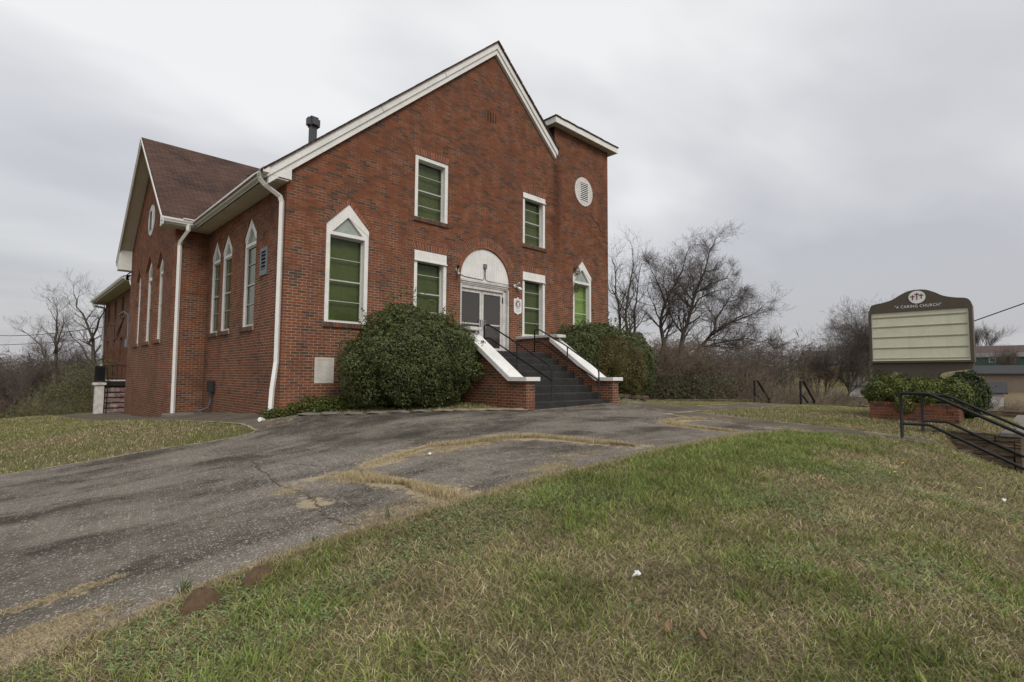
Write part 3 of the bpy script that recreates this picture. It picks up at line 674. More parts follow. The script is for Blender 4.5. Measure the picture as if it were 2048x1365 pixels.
def window(P, s0, s1, z0, z1, parent, casing=.115, front=-.02, glassd=-.19, bars=(), zs=None, za=None, header=0, label=None, splay_l=.17, sillm='brick', trim=True, dark_backing=True, bd=.10, fine_=True):
    """opening s0..s1, z0..z1 (z1 = transom underside for pointed ones)"""
    g0, g1 = s0+casing, s1-casing; gb = z0+.03
    top = z1-casing if zs is None else z1
    if header: top = z1-header
    mb = MB(); e = .004
    if zs is None:
        mb.plate(P, rect(s0+e, s1-e, z0+e, z1-e), [rect(g0, g1, gb, top)], front, glassd-.02)
        if header:
            mb.pbox(P, s0+.002, s1-.03, z1-header, z1-.02, front, front+.035); mb.pbox(P, s0+.002, s1-.01, z1-header-.035, z1-header, front, front+.055)
    else:
        c = (s0+s1)/2; cas2 = casing*2.1; k = (za-zs)/((s1-s0)/2)
        tb = z1+.085; ta = za-cas2*math.hypot(1, k)
        tw = (ta-tb)/k
        tri = [(max(g0, c-tw), tb), (min(g1, c+tw), tb), (c, ta)]
        if c-tw < g0:
            zk = ta-k*(c-g0); tri = [(g0, tb), (g1, tb), (g1, zk), (c, ta), (g0, zk)]
        o = goth(s0+e, s1-e, z0+e, zs-e, za-e*2)
        mb.plate(P, o, [rect(g0, g1, gb, z1), tri], front, glassd-.02)
        mb.plate(P, [(c, za-.005), (s1-e, zs), (s1-e, zs-casing*1.2), (c, za-cas2*1.5)], [], front+.012, front)
    f = mb.obj('window', M['white'], parent, label=label)
    # sash bars
    mb = MB(); mb.pbox(P, g0, g1, gb, gb+.045, glassd, glassd+.035); mb.pbox(P, g0, g1, top-.04, top, glassd, glassd+.03)
    mb.pbox(P, g0, g0+.03, gb, top, glassd, glassd+.032); mb.pbox(P, g1-.035, g1, gb, top, glassd, glassd+.034)
    for bz, h in bars: mb.pbox(P, g0+.03, g1-.035, bz-h/2, bz+h/2, glassd-.003, glassd+.02+h*.3)
    mb.obj('sash', M['sash'], f)
    q = MB(); ow = Vector(P(0, 0, 1))-Vector(P(0, 0, 0)); cr_ = (Vector(P(1, 0, 0))-Vector(P(0, 0, 0))).cross(Vector(P(0, 1, 0))-Vector(P(0, 0, 0)))
    q.add([P(g0, gb, glassd-.005), P(g1, gb, glassd-.005), P(g1, top, glassd-.005), P(g0, top, glassd-.005)], [(0, 1, 2, 3) if cr_.dot(ow) > 0 else (3, 2, 1, 0)])
    q.obj('pane', M['glass'], f)
    if zs is not None: MB().plate(P, tri, [], front-.06, front-.062).obj('top_pane', M['frost'], f)
    q = MB(); db = glassd-bd-.03; q.pbox(P, g0, g1, z0, z1+.02, db-.02, db); q.pbox(P, g0-.03, g0, z0, z1, db, glassd-.03); q.pbox(P, g1, g1+.03, z0, z1, db, glassd-.03)  # pale board added close behind the glass for bright strips at its edges
    if zs is not None: q.plate(P, goth(s0, s1, z1+.04, zs, za), [], -.34, -.35)
    q.obj('glow_board', M['glow_backing'], f)
    if dark_backing:
        q = MB(); q.pbox(P, g0+splay_l*(g1-g0), g1-(.015 if bd > .05 else 0), z0, z1, glassd-bd-.01, glassd-bd); q.obj('dark_board', M['dark_backing'], f)  # added dark board, inset on front windows so the pane edges look lit
    if trim:
        mb = MB()
        if zs is None:
            L = s1-s0; strip(mb, P, lin((s0-.02, z1), (s1+.02, z1)), lin((s0-.12, z1+.19), (s1+.12, z1+.19)), int(L/.078), .06, .006)
        else:
            c = (s0+s1)/2; k = (za-zs)/((s1-s0)/2); L = math.hypot(za-zs, c-s0); nx_, nz_ = -math.sin(math.atan(k))*.10, math.cos(math.atan(k))*.10
            strip(mb, P, lin((s0, zs), (c, za)), lin((s0+nx_, zs+nz_), (c+nx_*.2, za+.125)), int(L/.076), .06, .006)
            strip(mb, P, lin((c, za), (s1, zs)), lin((c-nx_*.2, za+.125), (s1-nx_, zs+nz_)), int(L/.076), .06, .006)
        mb.obj('brick_head', M['brickpiece'], f)
    if sillm == 'brick': sill(P, s0-.04, s1+.03, z0, f)
    return f
b4 = ((3.68, .015), (3.12, .034), (2.59, .015))
window(PF, 1.00, 2.18, 2.02, 4.25, CH, bars=b4, zs=4.51, za=5.12, label='large pointed window by the front left corner')
bu = ((6.54, .015), (6.10, .034), (5.65, .015))
window(PF, 3.58, 4.77, 5.24, 7.08, CH, bars=bu, label='upper window above the big round bush')
window(PF, 7.98, 9.14, 5.25, 7.08, CH, bars=bu, label='upper window right of the arch', header=.17)
bl = ((3.62, .015), (3.08, .034), (2.55, .015))
window(PF, 3.60, 4.76, 2.02, 4.30, CH, bars=bl, header=.29, label='lower window half behind the big round bush')
window(PF, 7.98, 9.14, 2.08, 4.30, CH, bars=bl, header=.27, label='lower window right of the door', sillm='')
MB().pbox(PF, 7.90, 9.30, 1.97, 2.08, -.1, .07).obj('sill', M['white_old'], CH, label='white sill under the window right of the door')
window(PF, 10.69, 11.84, 2.05, 4.25, CH, bars=b4, zs=4.58, za=5.16, label='pointed window at the tower foot', dark_backing=False)
PS = PX(0)
for i, (a, b, zs_, za_) in enumerate(((1.99, 2.96, 4.47, 4.98), (4.02, 4.95, 4.40, 4.92), (5.16, 6.08, 4.40, 4.92))):
    window(PS, a, b, 1.97, 4.18, CH, casing=.10, front=-.035, glassd=-.095, bars=b4, zs=zs_, za=za_, splay_l=.0, bd=.015, dark_backing=True, label=('side wall window nearest the front corner', 'middle side wall window', 'side wall window nearest the wing')[i])
PW = PX(WX)
for i, (a, b, zs_, za_) in enumerate(((8.05, 9.15, 4.40, 4.92), (9.85, 11.12, 4.52, 5.08), (11.98, 12.95, 4.35, 4.86))):
    window(PW, a, b, 1.85, 4.15, CH, casing=.10, front=-.105, glassd=-.175, bars=b4, zs=zs_, za=za_, bd=.015, splay_l=0, label=('wing window nearest the corner', 'middle and tallest wing window', 'farthest wing window')[i])
# round louvred vents
def rvent(P, cs, cz, r, tall, label):
    mb = MB(); n = 36; mb.prism(P, [(cs+r*.98*math.cos(2*math.pi*i/n), cz+r*math.sin(2*math.pi*i/n)) for i in range(n)], 0.002, .02)
    o = mb.obj('round_vent', M['white_old'], CH, label=label)
    a, b = r*.42, r*.60
    m2 = MB(); m2.pbox(P, cs-a, cs+a, cz-b, cz+b, .0215, .024); m2.obj('louvre_back', M['void'], o)
    m2 = MB(); k = 9
    for i in range(k):
        z0 = cz-b+2*b*(i+.15)/k; m2.add([P(cs-a, z0, .045), P(cs+a, z0, .045), P(cs+a, z0+2*b*.52/k, .026), P(cs-a, z0+2*b*.52/k, .026)], [(0, 1, 2, 3)])
    m2.pbox(P, cs-a-.02, cs-a, cz-b-.02, cz+b+.02, .02, .046); m2.pbox(P, cs+a, cs+a+.02, cz-b-.02, cz+b+.02, .02, .046); m2.pbox(P, cs-a, cs+a, cz+b, cz+b+.02, .02, .046)
    m2.obj('louvre', M['white'], o)
rvent(PF, 11.35, 7.91, .565, 1, 'round white vent high on the tower')
rvent(PW, 10.45, 6.36, .57, 1, 'round white vent in the wing gable')
# arch rings
mb = MB()
ang = lambda r: (lambda t: (DOORC+r*math.cos(math.pi*(1-t)), 3.72+r*math.sin(math.pi*(1-t))))
strip(mb, PF, ang(1.045), ang(1.155), 46, .08, .006, mort=(.26, .22, .17)); strip(mb, PF, ang(1.165), ang(1.275), 50, .25, .006, mort=(.26, .22, .17)); strip(mb, PF, ang(1.285), ang(1.385), 54, .15, .005, mort=(.26, .22, .17))
mb.obj('brick_arch', M['brickpiece'], CH)
# tympanum boards
mb = MB(); s_ = 5.29
while s_ < 7.35:
    e_ = min(s_+.098, 7.35); h = lambda s: 3.72+math.sqrt(max(0, 1.036**2-(s-DOORC)**2))
    mb.prism(PF, [(s_, 3.70), (e_, 3.70), (e_, h(e_)), ((s_+e_)/2, h((s_+e_)/2)), (s_, h(s_))], -.07, -.045); s_ += .102
mb.plate(PF, [(5.28, 3.70), (7.36, 3.70)]+arc(DOORC, 3.72, 1.04, 0, math.pi, 24), [], -.075, -.10)
mb.obj('arch_boarding', M['white'], CH, label='white boarding that fills the arch over the door')
mb = MB(); mb.pbox(PF, 5.285, 7.355, 3.64, 3.70, -.15, -.01); mb.pbox(PF, 5.285, 7.35, 3.585, 3.64, -.15, -.04); mb.pbox(PF, 5.285, 7.34, 3.54, 3.585, -.15, -.065)
mb.obj('door_lintel', M['white_old'], CH)
# doors
mb = MB(); mb.pbox(PF, 5.285, 5.37, 1.44, 3.54, -.22, -.05); mb.pbox(PF, 7.17, 7.355, 1.44, 3.54, -.26, -.13); mb.pbox(PF, 7.30, 7.356, 1.44, 3.54, -.13, -.02); mb.pbox(PF, 5.37, 7.17, 3.44, 3.54, -.22, -.09)
mb.obj('door_frame', M['white_old'], CH)
for k, (a, b) in enumerate(((5.38, 6.265), (6.275, 7.165))):
    mb = MB(); mb.plate(PF, rect(a, b, 1.47, 3.435), [rect(a+.075, b-.075, 1.60, 3.33)], -.15, -.20)
    d = mb.obj('door', M['white_old'], CH, label=('left glazed door leaf', 'right glazed door leaf')[k])
    MB().pbox(PF, a+.07, b-.07, 1.6, 3.34, -.185, -.18).obj('pane', M['dglass'], d)
    MB().pbox(PF, a+.076, b-.076, 2.325, 2.365, -.178, -.165).obj('push_bar', M['white_old'], d)
    hb = MB(); x = b-.045 if k == 0 else a+.045; x2 = x-.02 if k == 0 else x+.09
    hb.tube([PF(x2, 2.20, -.15), PF(x2, 2.22, -.10), PF(x2, 2.46, -.10), PF(x2, 2.48, -.15)], .012, 6)
    if k: hb.pbox(PF, x-.02, x+.06, 2.18, 2.5, -.15, -.142)
    hb.obj('handle', M['galv'] if k else M['black'], d)
    hx = a-.006 if k == 0 else b+.006
    MB().pbox(PF, hx-.014, hx+.014, 3.1, 3.3, -.15, -.12).obj('hinge', M['dark'], d)
MB().pbox(PF, 5.2, 7.4, 1.40, 1.47, -.3, .02).obj('threshold', M['step'], CH)
MB().box(5.0, 7.6, .3, .34, 1.3, 3.7).obj('wall', M['void'], CH, label='dark lobby wall behind the doors')

# ------------------------------------------------------------------ front steps
ST = thing('entrance_steps', (6.1, -2, -.15), 'eight worn black front steps between sloping brick cheek walls with white coping', 'steps')
mb = MB(); rise = (1.43+.12)/8
for i in range(8):
    y = -3.76+i*.315; z1 = -.12+rise*(i+1); n = 6; x0, x1 = 4.535, 7.708
    if i < 2: x1 = 7.708
    y1 = y+.55 if i < 7 else -.02
    mb.box(x0, x1, y+random.uniform(-.012, .012), y1, z1-rise-(.25 if i == 0 else .05), z1-random.uniform(0, .008))
mb.obj('steps', M['step'], ST, bevel=.022)
for k, X0 in enumerate((4.235, 7.712)):
    prof = [(-3.84, -.5), (-3.84, .585), (-3.35, .585), (-1.62, 1.77), (-1.62, 1.92), (-.001, 1.92), (-.001, -.5)]
    mb = MB(); mb.prism(PXd, prof, X0, X0+.297); cw = mb.obj('cheek_wall', M['brick'], ST, label=('left cheek wall beside the big bush', 'right cheek wall')[k])
    a, b = X0-.09, X0+.39
    mb = MB()
    t = [(-3.93, .588), (-3.30, .588), (-1.55, 1.79), (-1.55, 1.92), (-3.36, .685), (-3.93, .685)]
    mb.prism(PXd, t, a, b)
    mb.obj('coping', M['white'], cw, bevel=.008)
    mb = MB(); mb.box(X0-.06, X0+.36, -1.84, -.002, 1.925, 2.01); mb.obj('landing_cap', M['white_old'], cw, bevel=.01)

def rail(name, org, X, top, mid, posts, r, label, group):
    t = thing(name, org, label, 'handrail', group)
    MB().tube([(X, y, z) for y, z in top], r, 10).obj('top_rail', M['black'], t, smooth=True)
    MB().tube([(X, y, z) for y, z in mid], r*.92, 10).obj('lower_rail', M['black'], t, smooth=True)
    for y, z0, z1 in posts: MB().tube([(X, y, z0), (X, y, z1)], r*.95, 10).obj('post', M['black'], t, smooth=True)
def srail(X, dy, label):
    top = [(-3.70+dy, -.14), (-3.70+dy, .82), (-3.66+dy, .93), (-3.57+dy, 1.00), (-3.45+dy, 1.06), (-2.35, 1.63), (-1.30, 2.155), (-1.18, 2.175), (-1.09, 2.17), (-1.07, 2.12), (-1.07, 1.43)]
    top = [(y, z) for y, z in top]
    rail('handrail', (X, -3.7, -.15), X, top, [(-3.68+dy, .60), (-1.36, 1.76), (-1.26, 1.79), (-1.08, 1.79)], [(-2.42, .62, 1.59)], .021, label, 'black pipe handrails on the front steps')
srail(5.324, 0, 'black pipe handrail on the front steps, nearest the big round bush')
srail(7.45, .13, 'black pipe handrail on the front steps, beside the right cheek wall')
# near steps to the street: rails
def nrail(X, yb, zt, zb, label):
    rail('handrail', (X, yb, zb), X, [(yb, zb-.1), (yb, zt-.015), (yb-.02, zt), (yb-.40, zt), (yb-.46, zt-.02), (yb-2.6, zt-.02-1.13)],
         [(yb, zt-.565), (yb-.38, zt-.565), (yb-.44, zt-.58), (yb-2.6, zt-.58-1.13)], [(yb-2.5, zb-1.6, zt-1.1)], .030, label, 'black pipe handrails by the street steps')
nrail(7.55, -10.48, .43, -.45, 'thick black handrail of the street steps, the nearer one in front of the sign')
nrail(10.0, -10.46, .345, -.52, 'thick black handrail of the street steps, the farther one beside the timber wall')
for X, Y, l in ((18.72, -3.5, 'black handrail stub at the far end of the walkway, left one'), (18.6, -5.36, 'black handrail stub at the far end of the walkway, right one')):
    t = thing('handrail', (X, Y, -.4), l, 'handrail', 'black handrail stubs at the far end of the walkway')
    MB().tube([(X, Y, -.5), (X, Y, .56), (X+.28, Y-.02, .56), (X+1.35, Y-.1, -.28)], .045, 8).obj('top_rail', M['black'], t)
    MB().tube([(X, Y, 0.0), (X+.25, Y, -.02), (X+.95, Y-.08, -.52)], .035, 8).obj('lower_rail', M['black'], t)
    MB().tube([(X+1.35, Y-.1, -.26), (X+1.35, Y-.1, -1.3)], .045, 8).obj('post', M['black'], t)

# street steps and timber wall
SS = thing('street_steps', (8.8, -11.5, -.8), 'worn concrete steps running down to the street beside the timber wall', 'steps')
mb = MB()
for i in range(6):
    y = -11.0-.26*i; mb.box(7.45, 9.93, y-.28, y, -2.5, -.78-.20*i)
mb.obj('steps', M['timber'], SS, bevel=.02)
TW = thing('timber_retaining_wall', (10.3, -11.5, -1.2), 'dark weathered timber retaining wall beside the street steps', 'retaining wall')
rows = [(-.42, -.58), (-.585, -.86), (-.865, -1.13), (-1.135, -1.6)]
for i, (a, b) in enumerate(rows):
    y0 = (-11.62, -11.90, -11.88, -11.9)[i]; y1 = -10.62-.15*i if i else -10.60
    mb = MB(); mb.box(10.02+(.0 if i else .03), 10.25, y0, y1, b, a)
    if i == 0: mb.box(10.03, 10.25, -11.93, -11.625, b, a-.01)
    mb.obj('beam', M['timber'], TW, bevel=.02)
MB().box(10.02, 17.5, -12.0, -11.905, -1.7, -.47).obj('beam', M['timber'], TW, bevel=.012)
MB().box(10.0, 17.6, -12.04, -11.70, -.465, -.385).obj('cap', M['concrete'], TW, bevel=.012)

# ------------------------------------------------------------------ sign and planter
SG = thing('church_sign', (11.2, -10.3, .1), 'brown metal changeable letter sign with a pale green panel above the brick planter', 'sign')
PG = PX(11.2)
def smooth_pts(ctrl, n=7):
    out_ = []
    for i in range(len(ctrl)-1):
        p0 = ctrl[max(i-1, 0)]; p1 = ctrl[i]; p2 = ctrl[i+1]; p3 = ctrl[min(i+2, len(ctrl)-1)]
        for k in range(n):
            t = k/n
            out_.append(tuple(.5*((2*p1[j])+(-p0[j]+p2[j])*t+(2*p0[j]-5*p1[j]+4*p2[j]-p3[j])*t*t+(-p0[j]+3*p1[j]-3*p2[j]+p3[j])*t**3) for j in (0, 1)))
    return out_+[ctrl[-1]]
YL, YR = -9.29, -11.27; YC = -10.28
sym = [(0, 2.865), (.17, 2.845), (.33, 2.77), (.50, 2.665), (.70, 2.605), (.88, 2.575), (.955, 2.525), (.99, 2.42)]
top = smooth_pts([(YC+a, z) for a, z in sym[::-1]]+[(YC-a, z) for a, z in sym[1:]])
MB().prism(PG, top+[(YR, 2.36), (YL, 2.36)], -.03, -.30).obj('crest', M['bronze'], SG)
low = smooth_pts([(YL-.01, 1.11), (YL-.03, 1.00), (YL-.12, .93), (YC+.5, .87), (YC+.34, .78), (YC+.33, .45)])
low2 = [(2*YC-a, z) for a, z in low][::-1]
MB().prism(PG, low+[(YC+.33, .1), (YC-.33, .1)]+low2, -.05, -.28).obj('base', M['bronze'], SG)
mb = MB(); mb.plate(PG, rect(YR-.01, YL+.01, 1.09, 2.41), [rect(YR+.055, YL-.045, 1.135, 2.345)], .025, -.035); mb.pbox(PG, YR-.01, YL+.01, 1.09, 2.40, -.32, -.036)
mb.obj('cabinet', M['bronze'], SG)
MB().pbox(PG, YR+.05, YL-.04, 1.13, 2.35, -.03, -.012).obj('panel', M['panel'], SG)
MB().pbox(PG, YR+.055, YL-.045, 1.137, 1.152, -.012, .03).obj('panel_lip', M['panel'], SG)
for z_ in (2.225, 1.985, 1.725, 1.458, 1.195):
    mb = MB(); mb.pbox(PG, YR+.085, YL-.07, z_, z_+.012, -.011, .006); mb.pbox(PG, YR+.085, YL-.07, z_-.03, z_-.012, -.011, -.008); mb.obj('letter_track', M['track'], SG)
mb = MB(); n = 36; mb.prism(PG, [(YC+.165*math.cos(2*math.pi*i/n), 2.68+.155*math.sin(2*math.pi*i/n)) for i in range(n)], -.03, -.018)
EM = mb.obj('emblem', M['white_pl'], SG)
mb = MB()
for a, zt, zb, hw in ((.085, 2.735, 2.615, .045), (0, 2.785, 2.62, .048), (-.085, 2.755, 2.635, .045)):
    mb.pbox(PG, YC+a-.0105, YC+a+.0105, zb, zt, -.018, -.012); mb.pbox(PG, YC+a-hw, YC+a-.011, zt-.048, zt-.028, -.018, -.012); mb.pbox(PG, YC+a+.011, YC+a+hw, zt-.048, zt-.028, -.018, -.012)
mb.obj('crosses', M['maroon'], EM)
def text(body, size, ext, mtx, m, parent, name, spacing=1.0, align='CENTER', sx=1.0, **kw):
    cu = bpy.data.curves.new(name, 'FONT'); cu.body = body; cu.size = size; cu.extrude = ext; cu.align_x = align; cu.align_y = 'CENTER'; cu.space_character = spacing
    tmp = bpy.data.objects.new('tmp', cu); COL.objects.link(tmp)
    bpy.context.view_layer.update()
    me = bpy.data.meshes.new_from_object(tmp.evaluated_get(bpy.context.evaluated_depsgraph_get()))
    bpy.data.objects.remove(tmp)
    me.transform(Matrix.Diagonal((sx, 1, 1, 1))); me.transform(mtx); me.transform(Matrix.Translation(-Vector(ORG[parent])))
    me.materials.clear(); me.materials.append(m)
    o = bpy.data.objects.new(name, me); link(o, parent, **kw); return o
def mx_negX(x, y, z): return Matrix(((0, 0, -1, x), (-1, 0, 0, y), (0, 1, 0, z), (0, 0, 0, 1)))
def mx_negY(x, y, z): return Matrix(((1, 0, 0, x), (0, 0, -1, y), (0, 1, 0, z), (0, 0, 0, 1)))
text('"A CARING CHURCH"', .098, .002, mx_negX(11.2+.026, YC, 2.462), M['white_pl'], SG, 'lettering', 1.12, sx=.86)

PLN = thing('brick_planter', (11.3, -10.15, -.3), 'low cracked red brick planter under the church sign', 'planter')
px0, px1, py0, py1, pz0, pz1 = 10.75, 12.1, -11.0, -9.32, -.5, .075
mb = MB(); mb.box(px0, px0+.11, py0, py1, pz0, pz1); mb.box(px1-.11, px1, py0, py1, pz0, pz1); mb.box(px0+.11, px1-.11, py0, py0+.11, pz0, pz1); mb.box(px0+.11, px1-.11, py1-.11, py1, pz0, pz1)
mb.obj('wall', M['brick_planter'], PLN)
mb = MB()
def soldier(y, n):
    for i in range(n):
        a = py1-.003-i*.0735
        mb.box(px0-.012+random.uniform(-.004, .006), px0+.12, a-.064, a, pz1+.002, pz1+.062+random.uniform(-.004, .004), bcol(.35))
soldier(0, 23)
for i in range(17): a = px0+.14+i*.0735; mb.box(a, a+.064, py1-.12, py1+.01, pz1+.002, pz1+.062+random.uniform(-.004, .004), bcol(.35))
for i in range(17): a = px0+.14+i*.0735; mb.box(a, a+.064, py0-.01, py0+.12, pz1+.002, pz1+.062+random.uniform(-.004, .004), bcol(.35))
mb.obj('coping', M['brickpiece'], PLN)
mb = MB()
pts = [(-9.47, -.245), (-9.64, -.245), (-9.64, -.205), (-9.76, -.205), (-9.76, -.135)]
for (a, b), (c, d) in zip(pts[:-1], pts[1:]): mb.box(px0-.002, px0+.02, min(a, c)-.004, max(a, c)+.004, min(b, d)-.004, max(b, d)+.004)
pts = [(-10.80, .07), (-10.80, -.066), (-10.90, -.066), (-10.90, -.135)]
for (a, b), (c, d) in zip(pts[:-1], pts[1:]): mb.box(px0-.002, px0+.02, min(a, c)-.007, max(a, c)+.007, min(b, d)-.007, max(b, d)+.007)
mb.obj('crack', M['void'], PLN)
MB().box(px0+.115, px1-.115, py0+.115, py1-.115, pz0, pz1-.06).obj('soil', M['antsoil'], PLN)

# ------------------------------------------------------------------ wall fittings
def oval_marker():
    t = thing('wall_marker', (7.73, -.02, 2.8), 'small white shaped marker sign with an oval emblem beside the door', 'sign')
    P = PF; x0, x1, z0, z1 = 7.555, 7.915, 2.83, 3.30
    o = [(x0, z0+.06), (x0+.02, z0), (x0+.08, z0-.03), (x0+.14, z0-.035), ((x0+x1)/2, z0-.075), (x1-.14, z0-.035), (x1-.08, z0-.03), (x1-.02, z0), (x1, z0+.06), (x1, z1), (x1-.12, z1), ((x0+x1)/2, z1+.055), (x0+.12, z1), (x0, z1)]
    MB().prism(P, o, .004, .022).obj('board', M['white_pl'], t)
    n = 32; cx_, cz_ = (x0+x1)/2, 3.12
    el = lambda a, b: [(cx_+a*math.cos(2*math.pi*i/n), cz_+b*math.sin(2*math.pi*i/n)) for i in range(n)]
    mb = MB(); mb.plate(P, el(.13, .155), [el(.115, .140)], .024, .022); mb.plate(P, el(.088, .112), [[(cx_+.012+.045*math.cos(a)*(1 if math.sin(a) > 0 else .8), cz_-.01+.085*math.sin(a)) for a in [2*math.pi*i/20 for i in range(20)]]], .024, .022)
    mb.obj('emblem', M['maroon'], t)
    mb = MB()
    for i, (w_, z_) in enumerate(((.10, 2.925), (.13, 2.905), (.11, 2.875), (.06, 2.853))):
        mb.pbox(P, cx_-w_, cx_+w_, z_, z_+.007, .022, .0235)
    mb.obj('lettering', M['grey_ink'], t)
oval_marker()
t = thing('stone_plaque', (1.02, 0, .5), 'pale stone plaque with worn lettering set in the brick left of the big bush', 'plaque')
MB().pbox(PF, .80, 1.29, .505, 1.135, -.0, .012).obj('slab', M['plaque'], t)
mb = MB(); rr = random.Random(4)
for z_, h in ((1.075, .022), (1.045, .02)):
    x = .84
    while x < 1.24: l = rr.uniform(.01, .03); mb.pbox(PF, x, x+l, z_, z_+h*rr.uniform(.6, 1), .012, .0135); x += l+.009
for z_ in np.arange(.70, 1.0, .032):
    for xa, xb in ((.85, .99), (1.08, 1.22)):
        x = xa
        while x < xb-.02: l = rr.uniform(.006, .014); mb.pbox(PF, x, x+l, z_, z_+.009, .012, .0128); x += l+rr.uniform(.006, .02)
mb.obj('lettering', M['grey_ink'], t)
# lamps
def lamp(x, z, label, tilt):
    t = thing('wall_lamp', (x, -.02, z), label, 'lamp', 'twin bulb lamp holders beside the arch')
    mb = MB(); mb.tube([(x, -.0, z), (x, -.05, z)], .058, 12); mb.obj('mount', M['white_old'], t)
    for k, (dx, dz, m) in enumerate(tilt):
        mb = MB(); a = Vector((x, -.05, z)); d = Vector((dx, -.07, dz))
        mb.tube([a, a+d*.55], .018, 8); mb.tube([a+d*.55, a+d*.8, a+d*1.25, a+d*1.45], [.02, .045, .052, .03], 10); mb.obj('bulb', M[m], t, smooth=True)
lamp(5.12, 3.92, 'bulb lamp holder left of the door arch', ((-.02, -.13, 'galv'), (-.03, .08, 'dark')))
lamp(7.58, 3.72, 'bulb lamp holder right of the door arch', ((.14, -.08, 'white_pl'), (.09, .08, 'galv')))
t = thing('junction_box', (6.30, -.0, 4.2), 'small grey junction box with two conduits on the white arch boarding', 'electrical box')
MB().pbox(PF, 6.225, 6.345, 4.13, 4.27, -.044, .02).obj('box', M['vent'], t, bevel=.006)
yc = .03
for pts in ([(6.265, 4.13), (6.265, 3.84), (6.25, 3.78), (6.20, 3.75), (5.45, 3.77), (5.32, 3.80), (5.20, 3.88)], [(6.315, 4.13), (6.315, 3.84), (6.335, 3.78), (6.39, 3.745), (7.30, 3.715), (7.52, 3.715)]):
    MB().tube([(x, yc if 5.3 < x < 7.3 else -.02, z) for x, z in pts], .0105, 6).obj('conduit', M['vent'], t, smooth=True)
t = thing('louvre_grille', (0, 1.34, 3.6), 'grey metal louvre grille high on the left side wall', 'vent')
MB().plate(PS, rect(1.10, 1.57, 3.22, 3.93), [rect(1.18, 1.50, 3.36, 3.84)], .03, .001).obj('frame', M['vent'], t)
MB().pbox(PS, 1.17, 1.51, 3.35, 3.85, .002, .005).obj('backing', M['void'], t)
mb = MB()
for i in range(5): z_ = 3.38+i*.095; mb.add([PS(1.18, z_, .028), PS(1.5, z_, .028), PS(1.5, z_+.035, .008), PS(1.18, z_+.035, .008)], [(0, 1, 2, 3)])
mb.obj('slat', M['vent'], t)
t = thing('meter_box', (-.05, 5.4, -.3), 'dark electrical box with a pipe at the foot of the left side wall', 'electrical box')
MB().pbox(PS, 5.12, 5.72, .16, .50, .001, .09).obj('box', M['dark'], t, bevel=.01)
MB().tube([(-.07, 5.3, .16), (-.07, 5.32, -.1), (-.09, 5.4, -.3), (-.25, 5.7, -.42), (-.3, 6.1, -.46)], .028, 8).obj('pipe', M['vent'], t, smooth=True)
MB().tube([(-.05, 5.45, .16), (-.06, 5.46, -.25), (-.12, 5.6, -.38)], .018, 8).obj('pipe', M['black'], t, smooth=True)
MB().box(-1.10, -.03, 5.75, 6.50, -.75, -.50).obj('concrete_ledge', M['concrete'], bevel=.02, label='low concrete splash ledge at the foot of the wing wall', cat='ledge')
MB().tube([(-.45, -.30, -.30), (-.55, -.38, -.27)], .05, 12).obj('drain_pipe', M['white_pl'], label='short white drain pipe end in the weeds at the church corner', cat='pipe')

# ------------------------------------------------------------------ rear annex and porch
AX = thing('church_annex', (6, 24, -1.3), 'two storey brick annex with low eaves behind the church wing', 'building')
up = [(22.75, 23.6), (25.3, 26.1), (27.9, 28.7)]
hl = []
for a, b in up: hl += [rect(a, b, 3.85, 4.92), rect(a, b, 1.33, 2.68)]
PA = PX(-.02)
MB().plate(PA, rect(18.2, 30, -2.5, 5.2), hl, 0, -.22).obj('wall', M['brick_back'], AX)
MB().box(0, 13, 29.8, 29.99, -2.5, 5.2).obj('wall', M['brick_back'], AX)
for a, b in up:
    for z0, z1 in ((3.85, 4.92), (1.33, 2.68)):
        mb = MB(); mb.plate(PA, rect(a, b, z0, z1), [rect(a+.08, b-.08, z0+.06, z1-.08)], -.13, -.18); f = mb.obj('window', M['tan'], AX)
        MB().pbox(PA, a, b, z0, z1, -.21, -.2).obj('pane', M['tan'] if z0 < 2 else M['void'], f)
        sill(PA, a-.03, b+.03, z0, f, .03)
MB().box(-.62, 0, 18.25, 30.6, 5.16, 5.18).obj('soffit', M['soffit'], AX)
mb = MB(); mb.box(-.64, -.60, 18.2, 30.6, 5.18, 5.36); mb.box(-.62, 14, 30.58, 30.62, 5.18, 5.36); mb.obj('fascia', M['soffit'], AX)
MB().prism(lambda a, z, d: (-.642-a, d, 5.24+z), gp, 18.2, 30.65).obj('gutter', M['gutter'], AX)
mb = MB(); mb.add([(-.7, 18.2, 5.38), (-.7, 30.7, 5.38), (6, 26, 7.0), (6, 18.2, 7.0), (13.5, 30.7, 5.38), (13.5, 18.2, 5.38)], [(0, 1, 2, 3), (1, 4, 2), (4, 5, 3, 2)]); mb.obj('roof', M['shingle'], AX, uv='roofY')
tube_r([(-.7, 30.3, 5.2), (-.6, 30.1, 5.0), (-.1, 29.9, 4.9), (-.08, 29.85, 4.6), (-.08, 29.85, -1)], .05, .05).obj('downspout', M['gutter'], AX)
MB().tube([(.6, 19.2, 5.2), (.6, 19.2, 6.75)], .06, 8).obj('vent_pipe', M['dark'], AX)
mb = MB(); mb.prism(lambda a, z, d: (-.5-a, d, 5.02+z), gp, 14.5, 17.2); mb.tube([(-.58, 17.1, 5.02), (-.55, 17.0, 4.8), (-.25, 16.6, 4.62), (-.1, 16.4, 4.55)], .05, 8); mb.obj('gutter', M['gutter'], AX)
